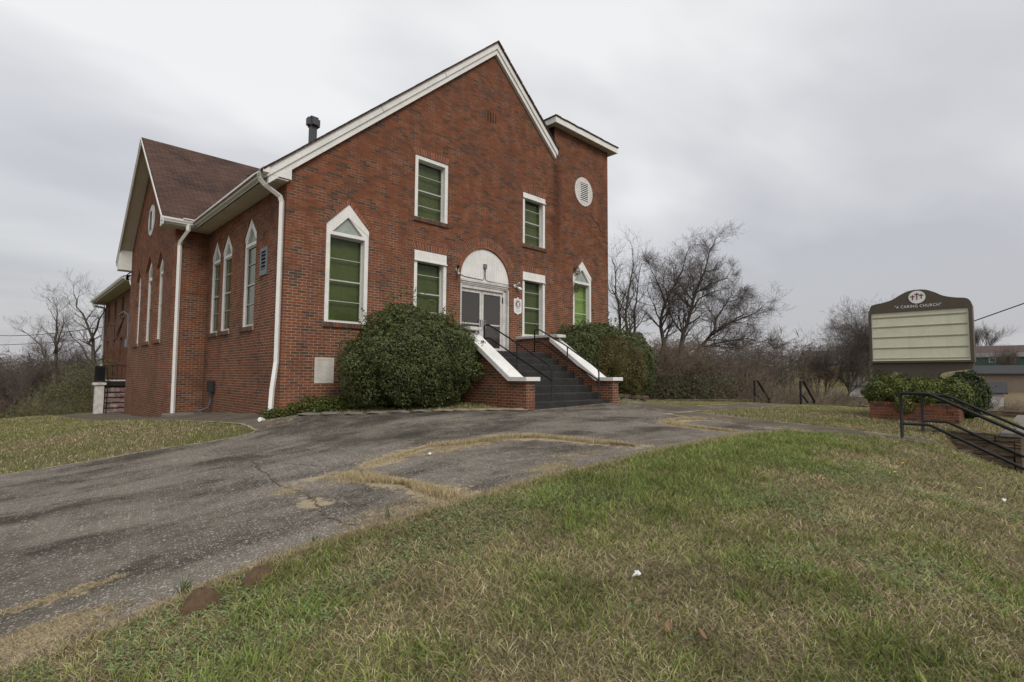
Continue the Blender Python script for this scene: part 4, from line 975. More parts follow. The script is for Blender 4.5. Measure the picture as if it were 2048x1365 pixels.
# service mast and cables
t = thing('service_drop', (-.1, 21, 3.6), 'electric service head with looping cables on the annex wall', 'cables')
MB().tube([(-.08, 20.4, 2.3), (-.12, 20.4, 3.72), (-.3, 20.6, 3.86), (-.42, 20.9, 3.72)], .05, 8).obj('mast', M['vent'], t, smooth=True)
for dz in (.5, .8, .65): MB().tube([(-.2, 24.4, 3.42)] + [(-.2-.1*math.sin(math.pi*k/8), 24.4-3.4*k/8, 3.42+.25*k/8-dz*math.sin(math.pi*k/8)*1.3) for k in range(1, 9)], .018, 5).obj('cable', M['dark'], t)
MB().pbox(PA, 20.2, 20.75, 2.05, 2.45, .001, .15).obj('box', M['steelgrey'], t)
PO = thing('porch', (-1.1, 16.2, -1.0), 'raised side porch of painted stone blocks with a white pier and black railing', 'porch')
M['porch_stone'] = m_paint('porch_stone_paint', (.15, .060, .050), .9, 1.0, 7, .02, dirtcol=(.50, .46, .44))
for r_ in range(5):
    z0 = -1.02+r_*.225; MB().box(-1.42, 0, 15.90+random.uniform(-.02, .02), 15.995, z0+.02, z0+.20).obj('stone_course', M['porch_stone'], PO, bevel=.03)
MB().box(-1.42, 0, 16.0, 18, -1.3, .12).obj('wall', m_paint('porch_red', (.16, .055, .045), .9, .8, 8, .01, dirtcol=(.4, .36, .34)), PO)
MB().box(-1.5, 0, 15.88, 18, .15, .37).obj('deck', M['dark'], PO, bevel=.02)
MB().box(-1.2, 0, 15.9, 17.9, .373, .41).obj('deck_edge', M['white_old'], PO)
MB().box(-1.76, -1.46, 15.75, 16.2, -1.3, .20).obj('pier', M['white_old'], PO, bevel=.015)
MB().box(-1.84, -1.40, 15.68, 16.28, .20, .31).obj('pier_cap', M['white_old'], PO, bevel=.02)
mb = MB(); mb.tube([(-1.4, 15.95, 1.05), (0, 15.95, 1.05)], .016, 6); mb.tube([(-1.4, 15.95, .5), (0, 15.95, .5)], .012, 6)
for k in range(9): mb.tube([(-1.35+k*.16, 15.95, .42), (-1.35+k*.16, 15.95, 1.04)], .010, 5)
mb.obj('railing', M['black'], PO)
mb = MB(); 
for k in range(8): mb.tube([(-1.75+k*.045, 16.1, .38), (-1.75+k*.045, 16.1, 1.0)], .016, 5)
mb.box(-1.78, -1.42, 16.08, 16.12, .96, 1.02); mb.box(-1.78, -1.42, 16.2, 16.22, .38, 1.0); mb.obj('gate', M['black'], PO)
MB().tube([(-1.42, 15.85, 1.0), (-1.36, 15.6, .35), (-1.38, 15.5, -.1), (-1.4, 15.5, -1.1)], .022, 6).obj('handrail', M['black'], PO)
# wires
for a, b, sag, l in (((-.15, 24.5, 3.43), (-10, 58, 5.2), .9, 'black overhead cable running from the annex out of the left edge'), ((2.5, 63, 4.6), (-12, 73, 3.9), .5, 'thin distant power line low over the left trees')):
    MB().tube([(a[0]+(b[0]-a[0])*k/14, a[1]+(b[1]-a[1])*k/14, a[2]+(b[2]-a[2])*k/14-sag*math.sin(math.pi*k/14)) for k in range(15)], .022 if sag > .6 else .03, 5).obj('power_line', M['dark'], label=l, cat='cable')
MB().tube([(60-k*0, -3.0-k*1.9, 4.2+k*.75) for k in range(8)], .05, 5).obj('power_line', M['dark'], label='overhead cable crossing the sky right of the sign', cat='cable')

# ------------------------------------------------------------------ edging stones, kerb wall, blocks
pts = [(.35, -.80), (.70, -1.18), (1.02, -1.62), (1.40, -1.95), (1.80, -2.25), (2.2, -2.5), (2.62, -2.76), (2.98, -2.98), (3.32, -3.18), (3.62, -3.36), (3.9, -3.52), (4.12, -3.66)]
for i, (x, y) in enumerate(pts):
    mb = MB(); a = random.uniform(.15, .21); mb.blob((0, 0, 0), (a*1.3, .14, .038), seed=i*3+1, n=12, m=7, amp=.13)
    R_ = Matrix.Rotation(-.65+random.uniform(-.25, .25), 3, 'Z'); mb.v = [tuple(R_ @ Vector(v)+Vector((x, y, gz(x, y)+.03))) for v in mb.v]
    o = mb.obj('edging_stone', M['stone'] if i > 5 else M['concrete'], group='flat stones edging the planting bed', label='flat stone in the row edging the bed below the big bush', cat='stone')
mb = MB(); mb.box(9.6, 18.25, 0, .22, -.7, -.20); mb2 = MB()
P0 = [(14.9, .2), (18.35, -3.2)]; P1 = [(18.4, -5.6), (18.7, -12.0)]
def kerb(p, q, z0, z1, w_, label):
    a = Vector((*p, 0)); b = Vector((*q, 0)); d = (b-a).normalized(); n = Vector((-d.y, d.x, 0))*w_/2
    c = [a-n, a+n, b+n, b-n]; m_ = MB()
    m_.add([(v.x, v.y, z0) for v in c]+[(v.x, v.y, z1) for v in c], [(0, 3, 2, 1), (4, 5, 6, 7), (0, 1, 5, 4), (1, 2, 6, 5), (2, 3, 7, 6), (3, 0, 4, 7)])
    m_.obj('kerb_wall', M['timber'], bevel=.01, label=label, cat='low wall')
kerb((13.3, .5), (18.45, -3.3), -1.5, -.24, .2, 'low dark edge wall behind the lawn, left of the walkway end')
kerb((18.5, -5.55), (18.75, -12.5), -1.7, -.33, .2, 'low dark edge wall behind the lawn, right of the walkway end')
bp = [(9.6, -2.6), (10.0, -2.62), (10.4, -2.6), (10.8, -2.55), (11.2, -2.5), (11.65, -2.4)]
for i, (x, y) in enumerate(bp):
    for L_ in range(2):
        if L_ == 1 and i in (5,): continue
        x_ = x+(.2 if L_ else 0); z0 = gz(x, y)-.02+L_*.125
        mb = MB(); mb.box(x_-.19, x_+.19, y-.12+random.uniform(-.04, .04), y+.12, z0, z0+.12)
        mb.obj('landscape_block', M['timber'] if L_ else M['concrete'], bevel=.018, label='grey brown stacked block of the low wall below the right hand bush', cat='block', group='stacked blocks below the right hand bush')
for i, (x, y, h, l) in enumerate(((19.5, .3, .55, 'grey metal fence post stub behind the edge wall, leftmost one'), (19.8, 0, .52, 'grey metal fence post stub, left one of the close pair'), (19.9, -.1, .56, 'grey metal fence post stub, right one of the close pair'), (20.9, -1.0, .4, 'thin leaning metal stub right of the other post stubs'))):
    z0 = gz(x, y); MB().tube([(x, y, z0-.1), (x+(.06 if i == 3 else 0), y, -.52+h)], .028 if i < 3 else .016, 7).obj('fence_post', M['galv'], label=l, cat='post')
MB().tube([(20.0, -.2, -.12), (20.35, -.5, -.42)], .025, 6).obj('fence_rail', M['galv'], label='short slanting metal rail beside the pair of post stubs', cat='rail')

# ------------------------------------------------------------------ leaves
def leaf_cloud(C, R_, n, size, cols, seed, squash=None, lumps=40, fill=.25, upb=.3, aspect=.5, ground=None, shell=None):
    """leaf quads on a lumpy ellipsoidal shell; returns V,F,col"""
    g = np.random.default_rng(seed)
    d = g.normal(size=(n, 3)); d /= np.linalg.norm(d, axis=1)[:, None]
    L = g.normal(size=(lumps, 3)); L /= np.linalg.norm(L, axis=1)[:, None]; la = g.uniform(.4, 1, lumps)
    dt = d @ L.T; lump = (np.exp((dt-1)*38)*la).max(1)
    L2 = g.normal(size=(lumps*7, 3)); L2 /= np.linalg.norm(L2, axis=1)[:, None]
    lump2 = np.exp(((d @ L2.T)-1)*260).max(1)
    rad = 1-.17+.17*lump+.07*lump2
    deep = g.random(n) < fill
    rad = rad*np.where(deep, g.uniform(.72, .98, n), 1)+g.normal(0, .012, n)
    p = d*rad[:, None]*np.array(R_)+np.array(C)
    stray = g.random(n) < .02; p[stray] += d[stray]*g.uniform(.02, .14, (stray.sum(), 1))
    if ground is not None: k = p[:, 2] > ground; p, d, rad, lump, lump2, deep = p[k], d[k], rad[k], lump[k], lump2[k], deep[k]
    n = len(p)
    nr = d/np.array(R_); nr /= np.linalg.norm(nr, axis=1)[:, None]
    nr = nr*.8+g.normal(0, .55, (n, 3))+np.array([0, 0, upb]); nr /= np.linalg.norm(nr, axis=1)[:, None]
    u = np.cross(nr, g.normal(size=(n, 3))); u /= np.linalg.norm(u, axis=1)[:, None]; v = np.cross(nr, u)
    s = size*g.uniform(.6, 1.25, n)[:, None]
    V = np.stack([p-u*s, p-v*s*aspect+nr*s*.1, p+u*s, p+v*s*aspect+nr*s*.1], 1).reshape(-1, 3)
    F = np.arange(n*4).reshape(-1, 4)
    cc = np.array(cols)[g.integers(0, len(cols), n)]*g.uniform(.7, 1.25, (n, 1))
    tip = (lump2 > .45)[:, None]; cc = np.where(tip & (g.random((n, 1)) < .5), cc*1.35, cc)
    return V, F, cc
def clumps(C, R_, n, r, nl, size, cols, seed, ground):
    g = np.random.default_rng(seed); out_ = []
    for i in range(n):
        d = g.normal(size=3); d /= np.linalg.norm(d); d[2] = abs(d[2])*.9-.25; p = np.array(C)+d*np.array(R_)*g.uniform(.86, 1.07); q = g.uniform(*r)
        if p[2] < ground+.1: p[2] = ground+.1
        out_.append(leaf_cloud(p, (q, q, q*g.uniform(.8, 1.3)), int(nl*q*q/(r[1]**2)), size, cols, seed+i+1, lumps=7, fill=.45, ground=ground))
    return out_
def shoots(C, R_, n, nl, size, cols, seed, hi=.2):
    g = np.random.default_rng(seed); out_ = []
    for i in range(n):
        d = g.normal(size=3); d /= np.linalg.norm(d); d[2] = abs(d[2])*.8+.1; d /= np.linalg.norm(d); p = np.array(C)+d*np.array(R_)*1.0; L = g.uniform(.08, hi)
        k = nl; t_ = g.random(k); q = p+d*(t_*L*1.6)[:, None]+np.array([0, 0, .5])*(t_*L)[:, None]+g.normal(0, .018, (k, 3)); nr = g.normal(size=(k, 3)); nr /= np.linalg.norm(nr, axis=1)[:, None]; u = np.cross(nr, d); u /= np.linalg.norm(u, axis=1)[:, None]; v = np.cross(nr, u); s_ = size*g.uniform(.7, 1.2, k)[:, None]
        out_.append((np.stack([q-u*s_, q-v*s_*.5, q+u*s_, q+v*s_*.5], 1).reshape(-1, 3), np.arange(k*4).reshape(-1, 4), np.array(cols)[g.integers(0, len(cols), k)]*1.15))
    return out_
def cat(parts):
    V = []; F = []; Cc = []; o = 0
    for v, f, c in parts: V.append(v); F.append(f+o); Cc.append(c); o += len(v)
    return np.concatenate(V), np.concatenate(F), np.concatenate(Cc)
def shrub(name, org, parts, label, cat_, group=None, core=None, stems=None):
    t = thing(name, org, label, cat_, group)
    V, F, c = cat(parts); npmesh('foliage', V, F, M['leaf'], c, parent=t)
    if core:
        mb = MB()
        for cc, rr in core: mb.blob(cc, rr, 3, 14, 10, .06, col=(.022, .026, .012))  # dark ellipsoid added inside the foliage to block see-through
        mb.obj('dark_core', M['bark'], t)
    return t
HOL = [(.085, .108, .036), (.086, .110, .040), (.060, .080, .032), (.098, .118, .045), (.11, .122, .040)]
zb = gz(2.6, -1.5)
big = [leaf_cloud((2.72, -1.50, 1.05), (1.72, 1.32, 1.34), 52000, .030, HOL, 1, lumps=55, fill=.2, ground=zb),
       leaf_cloud((2.5, -1.30, 1.55), (1.15, 1.05, 1.02), 20000, .030, HOL, 2, lumps=30, ground=0),
       leaf_cloud((3.75, -1.55, 1.30), (.72, .80, .92), 9000, .030, HOL, 3, lumps=18, ground=0),
       leaf_cloud((1.55, -1.25, .80), (.75, .85, .95), 8000, .030, HOL+[(.10, .10, .03)], 4, lumps=18, ground=zb)]
HOL2 = HOL+[(.15, .17, .05)]
big += clumps((2.72, -1.5, 1.05), (1.68, 1.28, 1.30), 46, (.16, .36), 900, .030, HOL2, 300, zb)+clumps((2.55, -1.35, 1.6), (1.1, 1.0, 1.05), 16, (.14, .28), 800, .030, HOL2, 400, .5)
big += shoots((2.72, -1.5, 1.05), (1.72, 1.3, 1.36), 46, 26, .028, HOL2, 800)+shoots((2.6, -1.35, 1.6), (1.1, 1.0, 1.05), 26, 26, .028, HOL2, 801, .24)
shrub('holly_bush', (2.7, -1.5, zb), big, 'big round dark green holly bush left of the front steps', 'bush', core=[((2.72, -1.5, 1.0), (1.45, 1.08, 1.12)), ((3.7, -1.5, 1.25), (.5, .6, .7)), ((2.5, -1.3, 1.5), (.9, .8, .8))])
zr = gz(10, -2)
shrub('holly_bush', (9.5, -1.4, zr), [leaf_cloud((9.35, -1.35, 1.25), (1.25, 1.0, 1.32), 24000, .034, HOL, 6, ground=zr), leaf_cloud((11.9, -1.55, 1.1), (1.35, 1.05, 1.40), 26000, .036, HOL, 7, ground=zr), leaf_cloud((10.6, -1.3, 1.35), (1.3, .95, 1.38), 22000, .036, HOL, 77, ground=zr)]+clumps((10.6, -1.45, 1.3), (2.5, 1.0, 1.4), 40, (.16, .36), 800, .036, HOL, 500, zr)+shoots((10.6, -1.4, 1.3), (2.4, .95, 1.4), 40, 24, .034, HOL, 803, .26),
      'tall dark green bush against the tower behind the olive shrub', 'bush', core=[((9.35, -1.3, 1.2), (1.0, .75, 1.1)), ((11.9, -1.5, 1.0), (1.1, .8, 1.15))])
OLV = [(.12, .115, .036), (.095, .095, .030), (.15, .115, .038), (.09, .085, .030), (.18, .125, .045)]
shrub('broadleaf_shrub', (10.4, -2.2, zr), [leaf_cloud((10.35, -2.15, .95), (1.30, .95, 1.22), 40000, .021, OLV, 8, lumps=30, fill=.3, ground=zr)]+clumps((10.35, -2.15, .95), (1.28, .93, 1.2), 26, (.14, .3), 1300, .021, OLV, 600, zr)+shoots((10.35, -2.15, .95), (1.3, .95, 1.22), 34, 24, .024, OLV, 802),
      'finer leaved olive and bronze shrub in front of the tower bush', 'bush', core=[((10.35, -2.15, .9), (1.12, .78, 1.05))])
YG = [(.15, .18, .04), (.115, .145, .036), (.085, .11, .032), (.19, .20, .05)]
DG = [(.035, .055, .022), (.045, .065, .026), (.03, .045, .02)]
pl = [leaf_cloud((11.32, y_, .34), (.54, .42, h_), 7500, .030, YG+DG[:1], 9+i, lumps=14, ground=.05) for i, (y_, h_) in enumerate(((-9.50, .50), (-9.85, .46), (-10.22, .44), (-10.58, .42), (-10.86, .44)))]
pl += clumps((11.3, -10.15, .36), (.52, .95, .42), 34, (.10, .20), 700, .028, YG, 700, .1)+[leaf_cloud((10.80, -10.02, .10), (.2, .26, .30), 1600, .026, YG, 13, lumps=8, ground=-.16)]
shrub('planter_shrub', (11.3, -10.1, .1), pl, 'yellow green clipped hedge filling the brick planter under the sign', 'shrub', core=[((11.3, -9.6, .25), (.4, .4, .36)), ((11.3, -10.2, .25), (.4, .5, .32)), ((11.35, -10.75, .25), (.36, .34, .3))])
shrub('planter_shrub', (12.0, -11.0, -.2), [leaf_cloud((12.0, -11.02, .32), (.56, .50, .62), 9000, .032, DG+YG[1:2], 12, lumps=16, ground=-.3)], 'darker green shrub at the right rear of the brick planter', 'shrub', core=[((12.0, -11.02, .3), (.42, .38, .5))])
WD = [(.10, .13, .025), (.07, .10, .02), (.13, .14, .03), (.05, .075, .02)]
wp = []
for i in range(15):
    x = .15+i*.11+random.uniform(-.05, .05); y = -.35-i*.05+random.uniform(-.12, .1); wp.append(leaf_cloud((x, y, gz(x, y)+.12), (.17, .17, random.uniform(.16, .36)), 520, .028, WD, 30+i, lumps=6, fill=.6, upb=.8))
for i in range(5):
    x = -.35+i*.07; y = -.15-.06*i; wp.append(leaf_cloud((x, y, gz(x, y)+.08), (.15, .15, .17), 330, .026, WD, 50+i, lumps=6, fill=.6, upb=.8))
V, F, c = cat(wp); npmesh('weeds', V, F, M['leaf'], c, org=(.8, -.6, -.2), label='straggly bright green weeds along the wall foot left of the big bush', cat='weeds')
# vine on the tower window
V, F, c = cat([leaf_cloud((10.86, -.06, 4.72), (.22, .06, .22), 420, .022, OLV, 71, lumps=5, fill=.8), leaf_cloud((10.82, -.06, 4.05), (.17, .07, .22), 520, .020, OLV, 72, lumps=5, fill=.8)])
t = thing('climbing_vine', (10.8, -.05, 3.9), 'small vine hanging over the pointed tower window', 'vine'); npmesh('foliage', V, F, M['leaf'], c, parent=t)
mb = MB()
for k in range(5):
    p = [(12.9, -.012, 5.6+k*.25)]
    for j in range(9): p.append((p[-1][0]-random.uniform(.06, .22), -.012, p[-1][2]+random.uniform(-.05, .22)))
    mb.tube(p, .0045, 4, (.14, .09, .065))
for k in range(4):
    p = [(10.75, -.012, 4.3)]
    for j in range(7): p.append((p[-1][0]+random.uniform(-.15, .10), -.03, p[-1][2]-random.uniform(.05, .25)))
    mb.tube(p, .004, 4, (.12, .09, .06))
mb.obj('stems', M['bark'], t)

# ------------------------------------------------------------------ bare trees
def prisms(S, n=3):
    """S list of (p0,p1,r0,r1) -> V,F"""
    P0 = np.array([s[0] for s in S]); P1 = np.array([s[1] for s in S]); r0 = np.array([s[2] for s in S]); r1 = np.array([s[3] for s in S])
    d = P1-P0; d /= np.linalg.norm(d, axis=1)[:, None]+1e-9
    a = np.where(np.abs(d[:, 2:3]) < .9, np.array([[0, 0, 1.]]), np.array([[1., 0, 0]])); x = np.cross(d, a); x /= np.linalg.norm(x, axis=1)[:, None]; y = np.cross(d, x)
    V = []
    for P_, r in ((P0, r0), (P1, r1)):
        for k in range(n): t_ = 2*math.pi*k/n; V.append(P_+x*(math.cos(t_)*r)[:, None]+y*(math.sin(t_)*r)[:, None])
    V = np.stack(V, 1); m_ = len(S); base = np.arange(m_)[:, None]*2*n
    F = [np.stack([base[:, 0]+k, base[:, 0]+(k+1) % n, base[:, 0]+n+(k+1) % n, base[:, 0]+n+k], 1) for k in range(n)]
    return V.reshape(-1, 3), np.concatenate(F)
def grow(seed, H, stems, spread=.55, levels=5, kids=(3, 5), twig=.010, up=.25, curve=.12, trunk_frac=.32, r0=None, dens=1.0):
    rd = random.Random(seed); big = []; small = []
    r0 = r0 or H*.016
    def br(p, d, L, r, lv):
        n = 5 if lv < 3 else 3; pts = [p]; rs = [r]
        for i in range(n):
            d = (d+Vector((rd.gauss(0, curve), rd.gauss(0, curve), rd.gauss(0, curve)+up*.12))).normalized()
            p = p+d*(L/n); r2 = max(r*(1-.62*(i+1)/n), twig*.6); pts.append(p); rs.append(r2)
            (big if r > .045 else small).append((tuple(pts[-2]), tuple(p), rs[-2], r2))
            if lv < levels and (i >= 1 or lv > 0):
                k = rd.randint(*kids) if lv < 2 else rd.randint(1, 3)
                if lv == 0 and i < n*trunk_frac: k = 0
                k = max(0, int(round(k*.62*dens+rd.uniform(-.3, .4))))
                for _ in range(k):
                    a = Vector((rd.gauss(0, 1), rd.gauss(0, 1), rd.gauss(0, .6))); a = (a-d*a.dot(d)).normalized()
                    sp = spread*rd.uniform(.6, 1.4); nd = (d*math.cos(sp)+a*math.sin(sp)+Vector((0, 0, up*.35))).normalized()
                    br(p, nd, L*rd.uniform(.42, .68), r2*rd.uniform(.45, .72), lv+1)
    for (x, y, dx, dy, f) in stems:
        br(Vector((x, y, 0)), Vector((dx, dy, 1)).normalized(), H*f*.62, r0*f, 0)
    return big, small
def rpx(pts, dep, y0=0):
    """pixel-like sketch units (1 unit = dep/1048 m) to local metres, x to the right, z up"""
    k = dep/1048
    return [Vector((x*k, 0, z*k)) for x, z in pts]
def grow_paths(seed, paths, levels=4, twig=.007, spread=.75, up=.25, curve=.17, dens=1.0, lenf=.36):
    """paths: list of (points, r0, depth lean); main stems drawn by hand, side limbs grown"""
    rd = random.Random(seed); big = []; small = []
    def put(p, q, a, b): (big if a > .04 else small).append((tuple(p), tuple(q), a, b))
    def br(p, d, L, r, lv):
        n = 4 if lv < 3 else 3
        for i in range(n):
            d = (d+Vector((rd.gauss(0, curve), rd.gauss(0, curve), rd.gauss(0, curve)+up*.22))).normalized(); q = p+d*(L/n); r2 = max(r*(1-.22), twig*.55); put(p, q, r, r2); p, r = q, r2
            if lv < levels:
                for _ in range(int(round(rd.uniform(.35, 1.6)*dens))):
                    a = Vector((rd.gauss(0, 1), rd.gauss(0, 1), rd.gauss(0, .8))); a = (a-d*a.dot(d)).normalized(); sp = spread*rd.uniform(.55, 1.35)
                    br(p, (d*math.cos(sp)+a*math.sin(sp)).normalized(), max(.30, L*rd.uniform(.5, .85)), r*rd.uniform(.5, .75), lv+1)
    for pts, r0, lean, start in paths:
        tot = sum((b-a).length for a, b in zip(pts[:-1], pts[1:])); acc = 0; prev = None; fine_ = []
        for a, b in zip(pts[:-1], pts[1:]):
            m = max(2, int((b-a).length/.45))
            for k in range(m): fine_.append((a+(b-a)*(k/m), acc+(b-a).length*k/m))
            acc += (b-a).length
        fine_.append((pts[-1], tot)); jit = Vector((0, 0, 0))
        P = []
        for i, (p, l) in enumerate(fine_):
            if i: jit = jit*.8+Vector((rd.gauss(0, .04), rd.gauss(0, .07), 0))
            P.append((p+jit+Vector((0, lean*l, 0)), l/tot))
        for (p, t0), (q, t1) in zip(P[:-1], P[1:]):
            ra, rb = r0*(1-.86*t0), r0*(1-.86*t1); put(p, q, ra, rb)
            dn_ = dens*(.6 if tot < 3.5 else 1)*(.5 if t1 > .97 else 1)
            if t1 > start:
                d = (q-p).normalized()
                for _ in range(int(round(rd.uniform(.7, 2.1)*dn_))):
                    a = Vector((rd.gauss(0, 1), rd.gauss(0, 1), rd.gauss(0, .5))); a = (a-d*a.dot(d)).normalized(); sp = spread*rd.uniform(.6, 1.3)
                    br(q, (d*math.cos(sp)+a*math.sin(sp)).normalized(), tot*lenf*rd.uniform(.5, 1.1)*(1.15-t1*.7), rb*rd.uniform(.4, .7)+twig*.5, 1)
    return big, small
def path_tree(seed, paths, bcol_=(.10, .085, .072), tcol=(.125, .105, .090), **k):
    return pack(seed, *grow_paths(seed, paths, **k), bcol_, tcol)
def pack(seed, b, s, bcol_, tcol):
    out_ = []
    for S, n, c in ((b, 6, bcol_), (s, 3, tcol)):
        if not S: S = [((0, 0, 0), (0, 0, .1), .02, .02)]
        V, F = prisms(S, n)
        o = npmesh('tmp', V, F, M['bark'], np.tile(np.array(c), (len(F), 1))*np.random.default_rng(seed).uniform(.75, 1.25, (len(F), 1)))
        out_.append(o.data); ORG.pop(o); bpy.data.objects.remove(o)
    return out_, len(b)+len(s)
def tree_data(seed, H, stems, bcol_=(.10, .085, .072), tcol=(.125, .105, .090), **k):
    return pack(seed, *grow(seed, H, stems, **k), bcol_, tcol)
def put_tree(data, x, y, z, rz, s, label, group, cat_='tree', name='bare_tree', sz=None):
    t = thing(name, (x, y, z), label, cat_, group); t.rotation_euler = (0, 0, rz); t.scale = (s, s, sz or s)
    for me, nm in zip(data, ('trunk', 'crown')):
        o = bpy.data.objects.new(nm, me); COL.objects.link(o); o.parent = t; ORG[o] = (0, 0, 0)
    return t
def hp(px, dep):
    """a spot on the ground at a bearing given in degrees right of the view axis and a forward distance (m)"""
    th = R(45.81); tx = math.tan(R(px)); dx, dy = tx*dep, dep
    return CAM[0]+math.cos(th)*dy+math.sin(th)*dx, CAM[1]+math.sin(th)*dy-math.cos(th)*dx
TD = {}
D_ = 29
def sk(pts, x0, y0, dep=29): return rpx([(x-x0, y0-y) for x, y in pts], dep)
H0 = (1355, 775)
TD['leanA'], n1_ = path_tree(5, [
 (sk([(1322, 775), (1330, 720), (1335, 670), (1333, 620), (1345, 580), (1375, 520), (1392, 480), (1402, 455)], *H0), .17, .04, .30),
 (sk([(1345, 580), (1325, 540), (1312, 505), (1302, 485)], *H0), .07, -.1, .1),
 (sk([(1362, 775), (1368, 725), (1378, 670), (1396, 610), (1406, 560), (1430, 510), (1440, 470), (1446, 450)], *H0), .18, -.05, .30),
 (sk([(1406, 560), (1450, 532), (1488, 520), (1502, 500)], *H0), .075, .12, .05),
 (sk([(1396, 610), (1420, 570), (1450, 555), (1492, 545)], *H0), .07, -.15, .1)], levels=4, dens=1.42, lenf=.27)
TD['leanC'], n1b = path_tree(6, [
 (sk([(1370, 775), (1384, 735), (1410, 690), (1445, 652), (1490, 622), (1535, 604), (1556, 590)], *H0), .17, .03, .35),
 (sk([(1445, 652), (1452, 615), (1480, 575), (1528, 562)], *H0), .08, .12, .1),
 (sk([(1410, 690), (1460, 668), (1520, 660), (1570, 672)], *H0), .07, -.12, .2)], levels=4, dens=1.42, lenf=.30, spread=.8)
TD['thin'], n2_ = path_tree(8, [
 (sk([(1242, 775), (1246, 700), (1245, 640), (1238, 585), (1240, 540), (1232, 505)], 1255, 775), .12, .03, .35),
 (sk([(1256, 775), (1256, 700), (1256, 640), (1262, 580), (1268, 530), (1266, 492)], 1255, 775), .13, -.03, .32),
 (sk([(1264, 775), (1270, 690), (1278, 620), (1288, 560), (1292, 520)], 1255, 775), .11, .05, .35)], levels=3, dens=1.15, lenf=.26, up=.4)
TL0 = (114, 790)
TD['leftA'], n8_ = path_tree(44, [
 (sk([(116, 790), (112, 760), (108, 736), (106, 706), (102, 657), (101, 616), (98, 592)], *TL0, dep=33), .14, .03, .30),
 (sk([(108, 740), (90, 715), (72, 688), (44, 663), (24, 654)], *TL0, dep=33), .09, .05, .2),
 (sk([(106, 706), (124, 670), (133, 640), (128, 612)], *TL0, dep=33), .06, -.1, .2)], levels=4, dens=.95, lenf=.30, up=.45)
TD['leftB'], n9_ = path_tree(45, [
 (sk([(192, 790), (188, 745), (176, 683), (164, 645), (148, 618), (143, 590)], 190, 790, 33), .15, .0, .25),
 (sk([(176, 690), (190, 660), (200, 625), (206, 600)], 190, 790, 33), .08, .1, .1),
 (sk([(186, 735), (166, 700), (146, 680), (134, 650)], 190, 790, 33), .07, -.1, .2)], levels=4, dens=1.0, lenf=.32, up=.35)
TD['round'], n3_ = tree_data(12, 10, [(0, 0, 0, 0, 1.0)], spread=.62, levels=5, kids=(3, 5), twig=.010, up=.2, trunk_frac=.2, dens=1.0)
TD['open'], n4_ = tree_data(17, 9, [(0, 0, -.30, .25, 1.0), (.1, 0, .15, -.1, .95)], spread=.6, levels=4, kids=(2, 4), twig=.009, up=.28, curve=.13, dens=.9)
TD['vase'], n5_ = tree_data(23, 8, [(0, 0, -.35, .35, .9), (0, .1, 0, .05, 1), (.1, 0, .32, -.35, .9), (0, -.1, .1, -.1, .9)], spread=.45, levels=4, kids=(2, 4), twig=.010, up=.35, dens=1.)
TD['bramble'], n6_ = tree_data(31, 3.4, [(random.uniform(-1.3, 1.3), random.uniform(-1.3, 1.3), random.uniform(-.9, .9), random.uniform(-.9, .9), random.uniform(.7, 1.1)) for _ in range(16)], spread=.7, levels=3, kids=(2, 3), twig=.008, up=.0, curve=.22, r0=.028, bcol_=(.14, .11, .082), tcol=(.165, .13, .098))
TD['bramble2'], n7_ = tree_data(37, 3.0, [(random.uniform(-1.6, 1.6), random.uniform(-1.6, 1.6), random.uniform(-1.4, 1.4), random.uniform(-1.4, 1.4), random.uniform(.7, 1.2)) for _ in range(16)], spread=.8, levels=3, kids=(2, 3), twig=.008, up=-.05, curve=.25, r0=.025, bcol_=(.18, .14, .10), tcol=(.23, .18, .13))
print('tree segs', n1_, n1b, n8_, n9_, n2_, n3_, n4_, n5_, n6_, n7_)
G1 = 'bare trees beyond the lawn on the right'
def at(deg, dep, dz=0):
    x, y = hp(deg, dep); return x, y, gz(x, y)+dz
RV = R(-44.19)
def sput(nm, px, dep, label, group, s=1.0, ybase=775, rz=0):
    deg = math.degrees(math.atan((px-1024)/1048.4)); x, y = hp(deg, dep); put_tree(TD[nm], x, y, CAM[2]-(ybase-750)/1048*dep, RV+rz, s, label, group)
sput('leanA', 1342, 29, 'tallest bare tree right of the tower, its two main stems forking upward', G1, s=.88)
sput('leanC', 1348, 29.6, 'bare tree leaning far out to the right over the brambles', G1, s=.90)
sput('thin', 1252, 29, 'narrow bare tree with close upright stems next to the tower', G1)
put_tree(TD['vase'], *at(24.0, 33), 1.1, .60, 'lower spreading bare tree leaning over the brambles', G1)
put_tree(TD['open'], *at(14.0, 36), 2.2, .62, 'slender bare tree between the tower and the tallest tree', G1)
put_tree(TD['round'], *at(19.5, 44), .7, .62, 'bare tree behind the tallest tree on its right', G1)
put_tree(TD['thin'], *at(21.0, 37), 1.9, .7, 'thin bare tree behind the low spreading tree', G1)
put_tree(TD['open'], *at(27.8, 58), .4, 1.0, 'pale distant bare tree standing alone left of the dense pair', G1)
put_tree(TD['round'], *at(32.2, 60), 2.0, 1.08, 'dense round headed bare tree left of the sign', G1)
put_tree(TD['vase'], *at(30.2, 62), .5, .95, 'dense bare tree at the left flank of the round headed one', G1)
put_tree(TD['round'], *at(34.4, 64), 4.0, 1.0, 'dense bare tree just behind the left edge of the sign', G1)
put_tree(TD['vase'], *at(42.0, 190), 3.0, 1.75, 'bare tree right of the sign above the teal house', G1)
put_tree(TD['vase'], *at(25.5, 70), 3.0, .75, 'small distant bare tree near the tan gabled house', G1)
put_tree(TD['bramble'], *at(41.2, 46, -.2), 1, 1.1, 'grey leafless brush left of the small white house', 'leafless brush on the right hand slope', 'brush', 'brush_thicket')
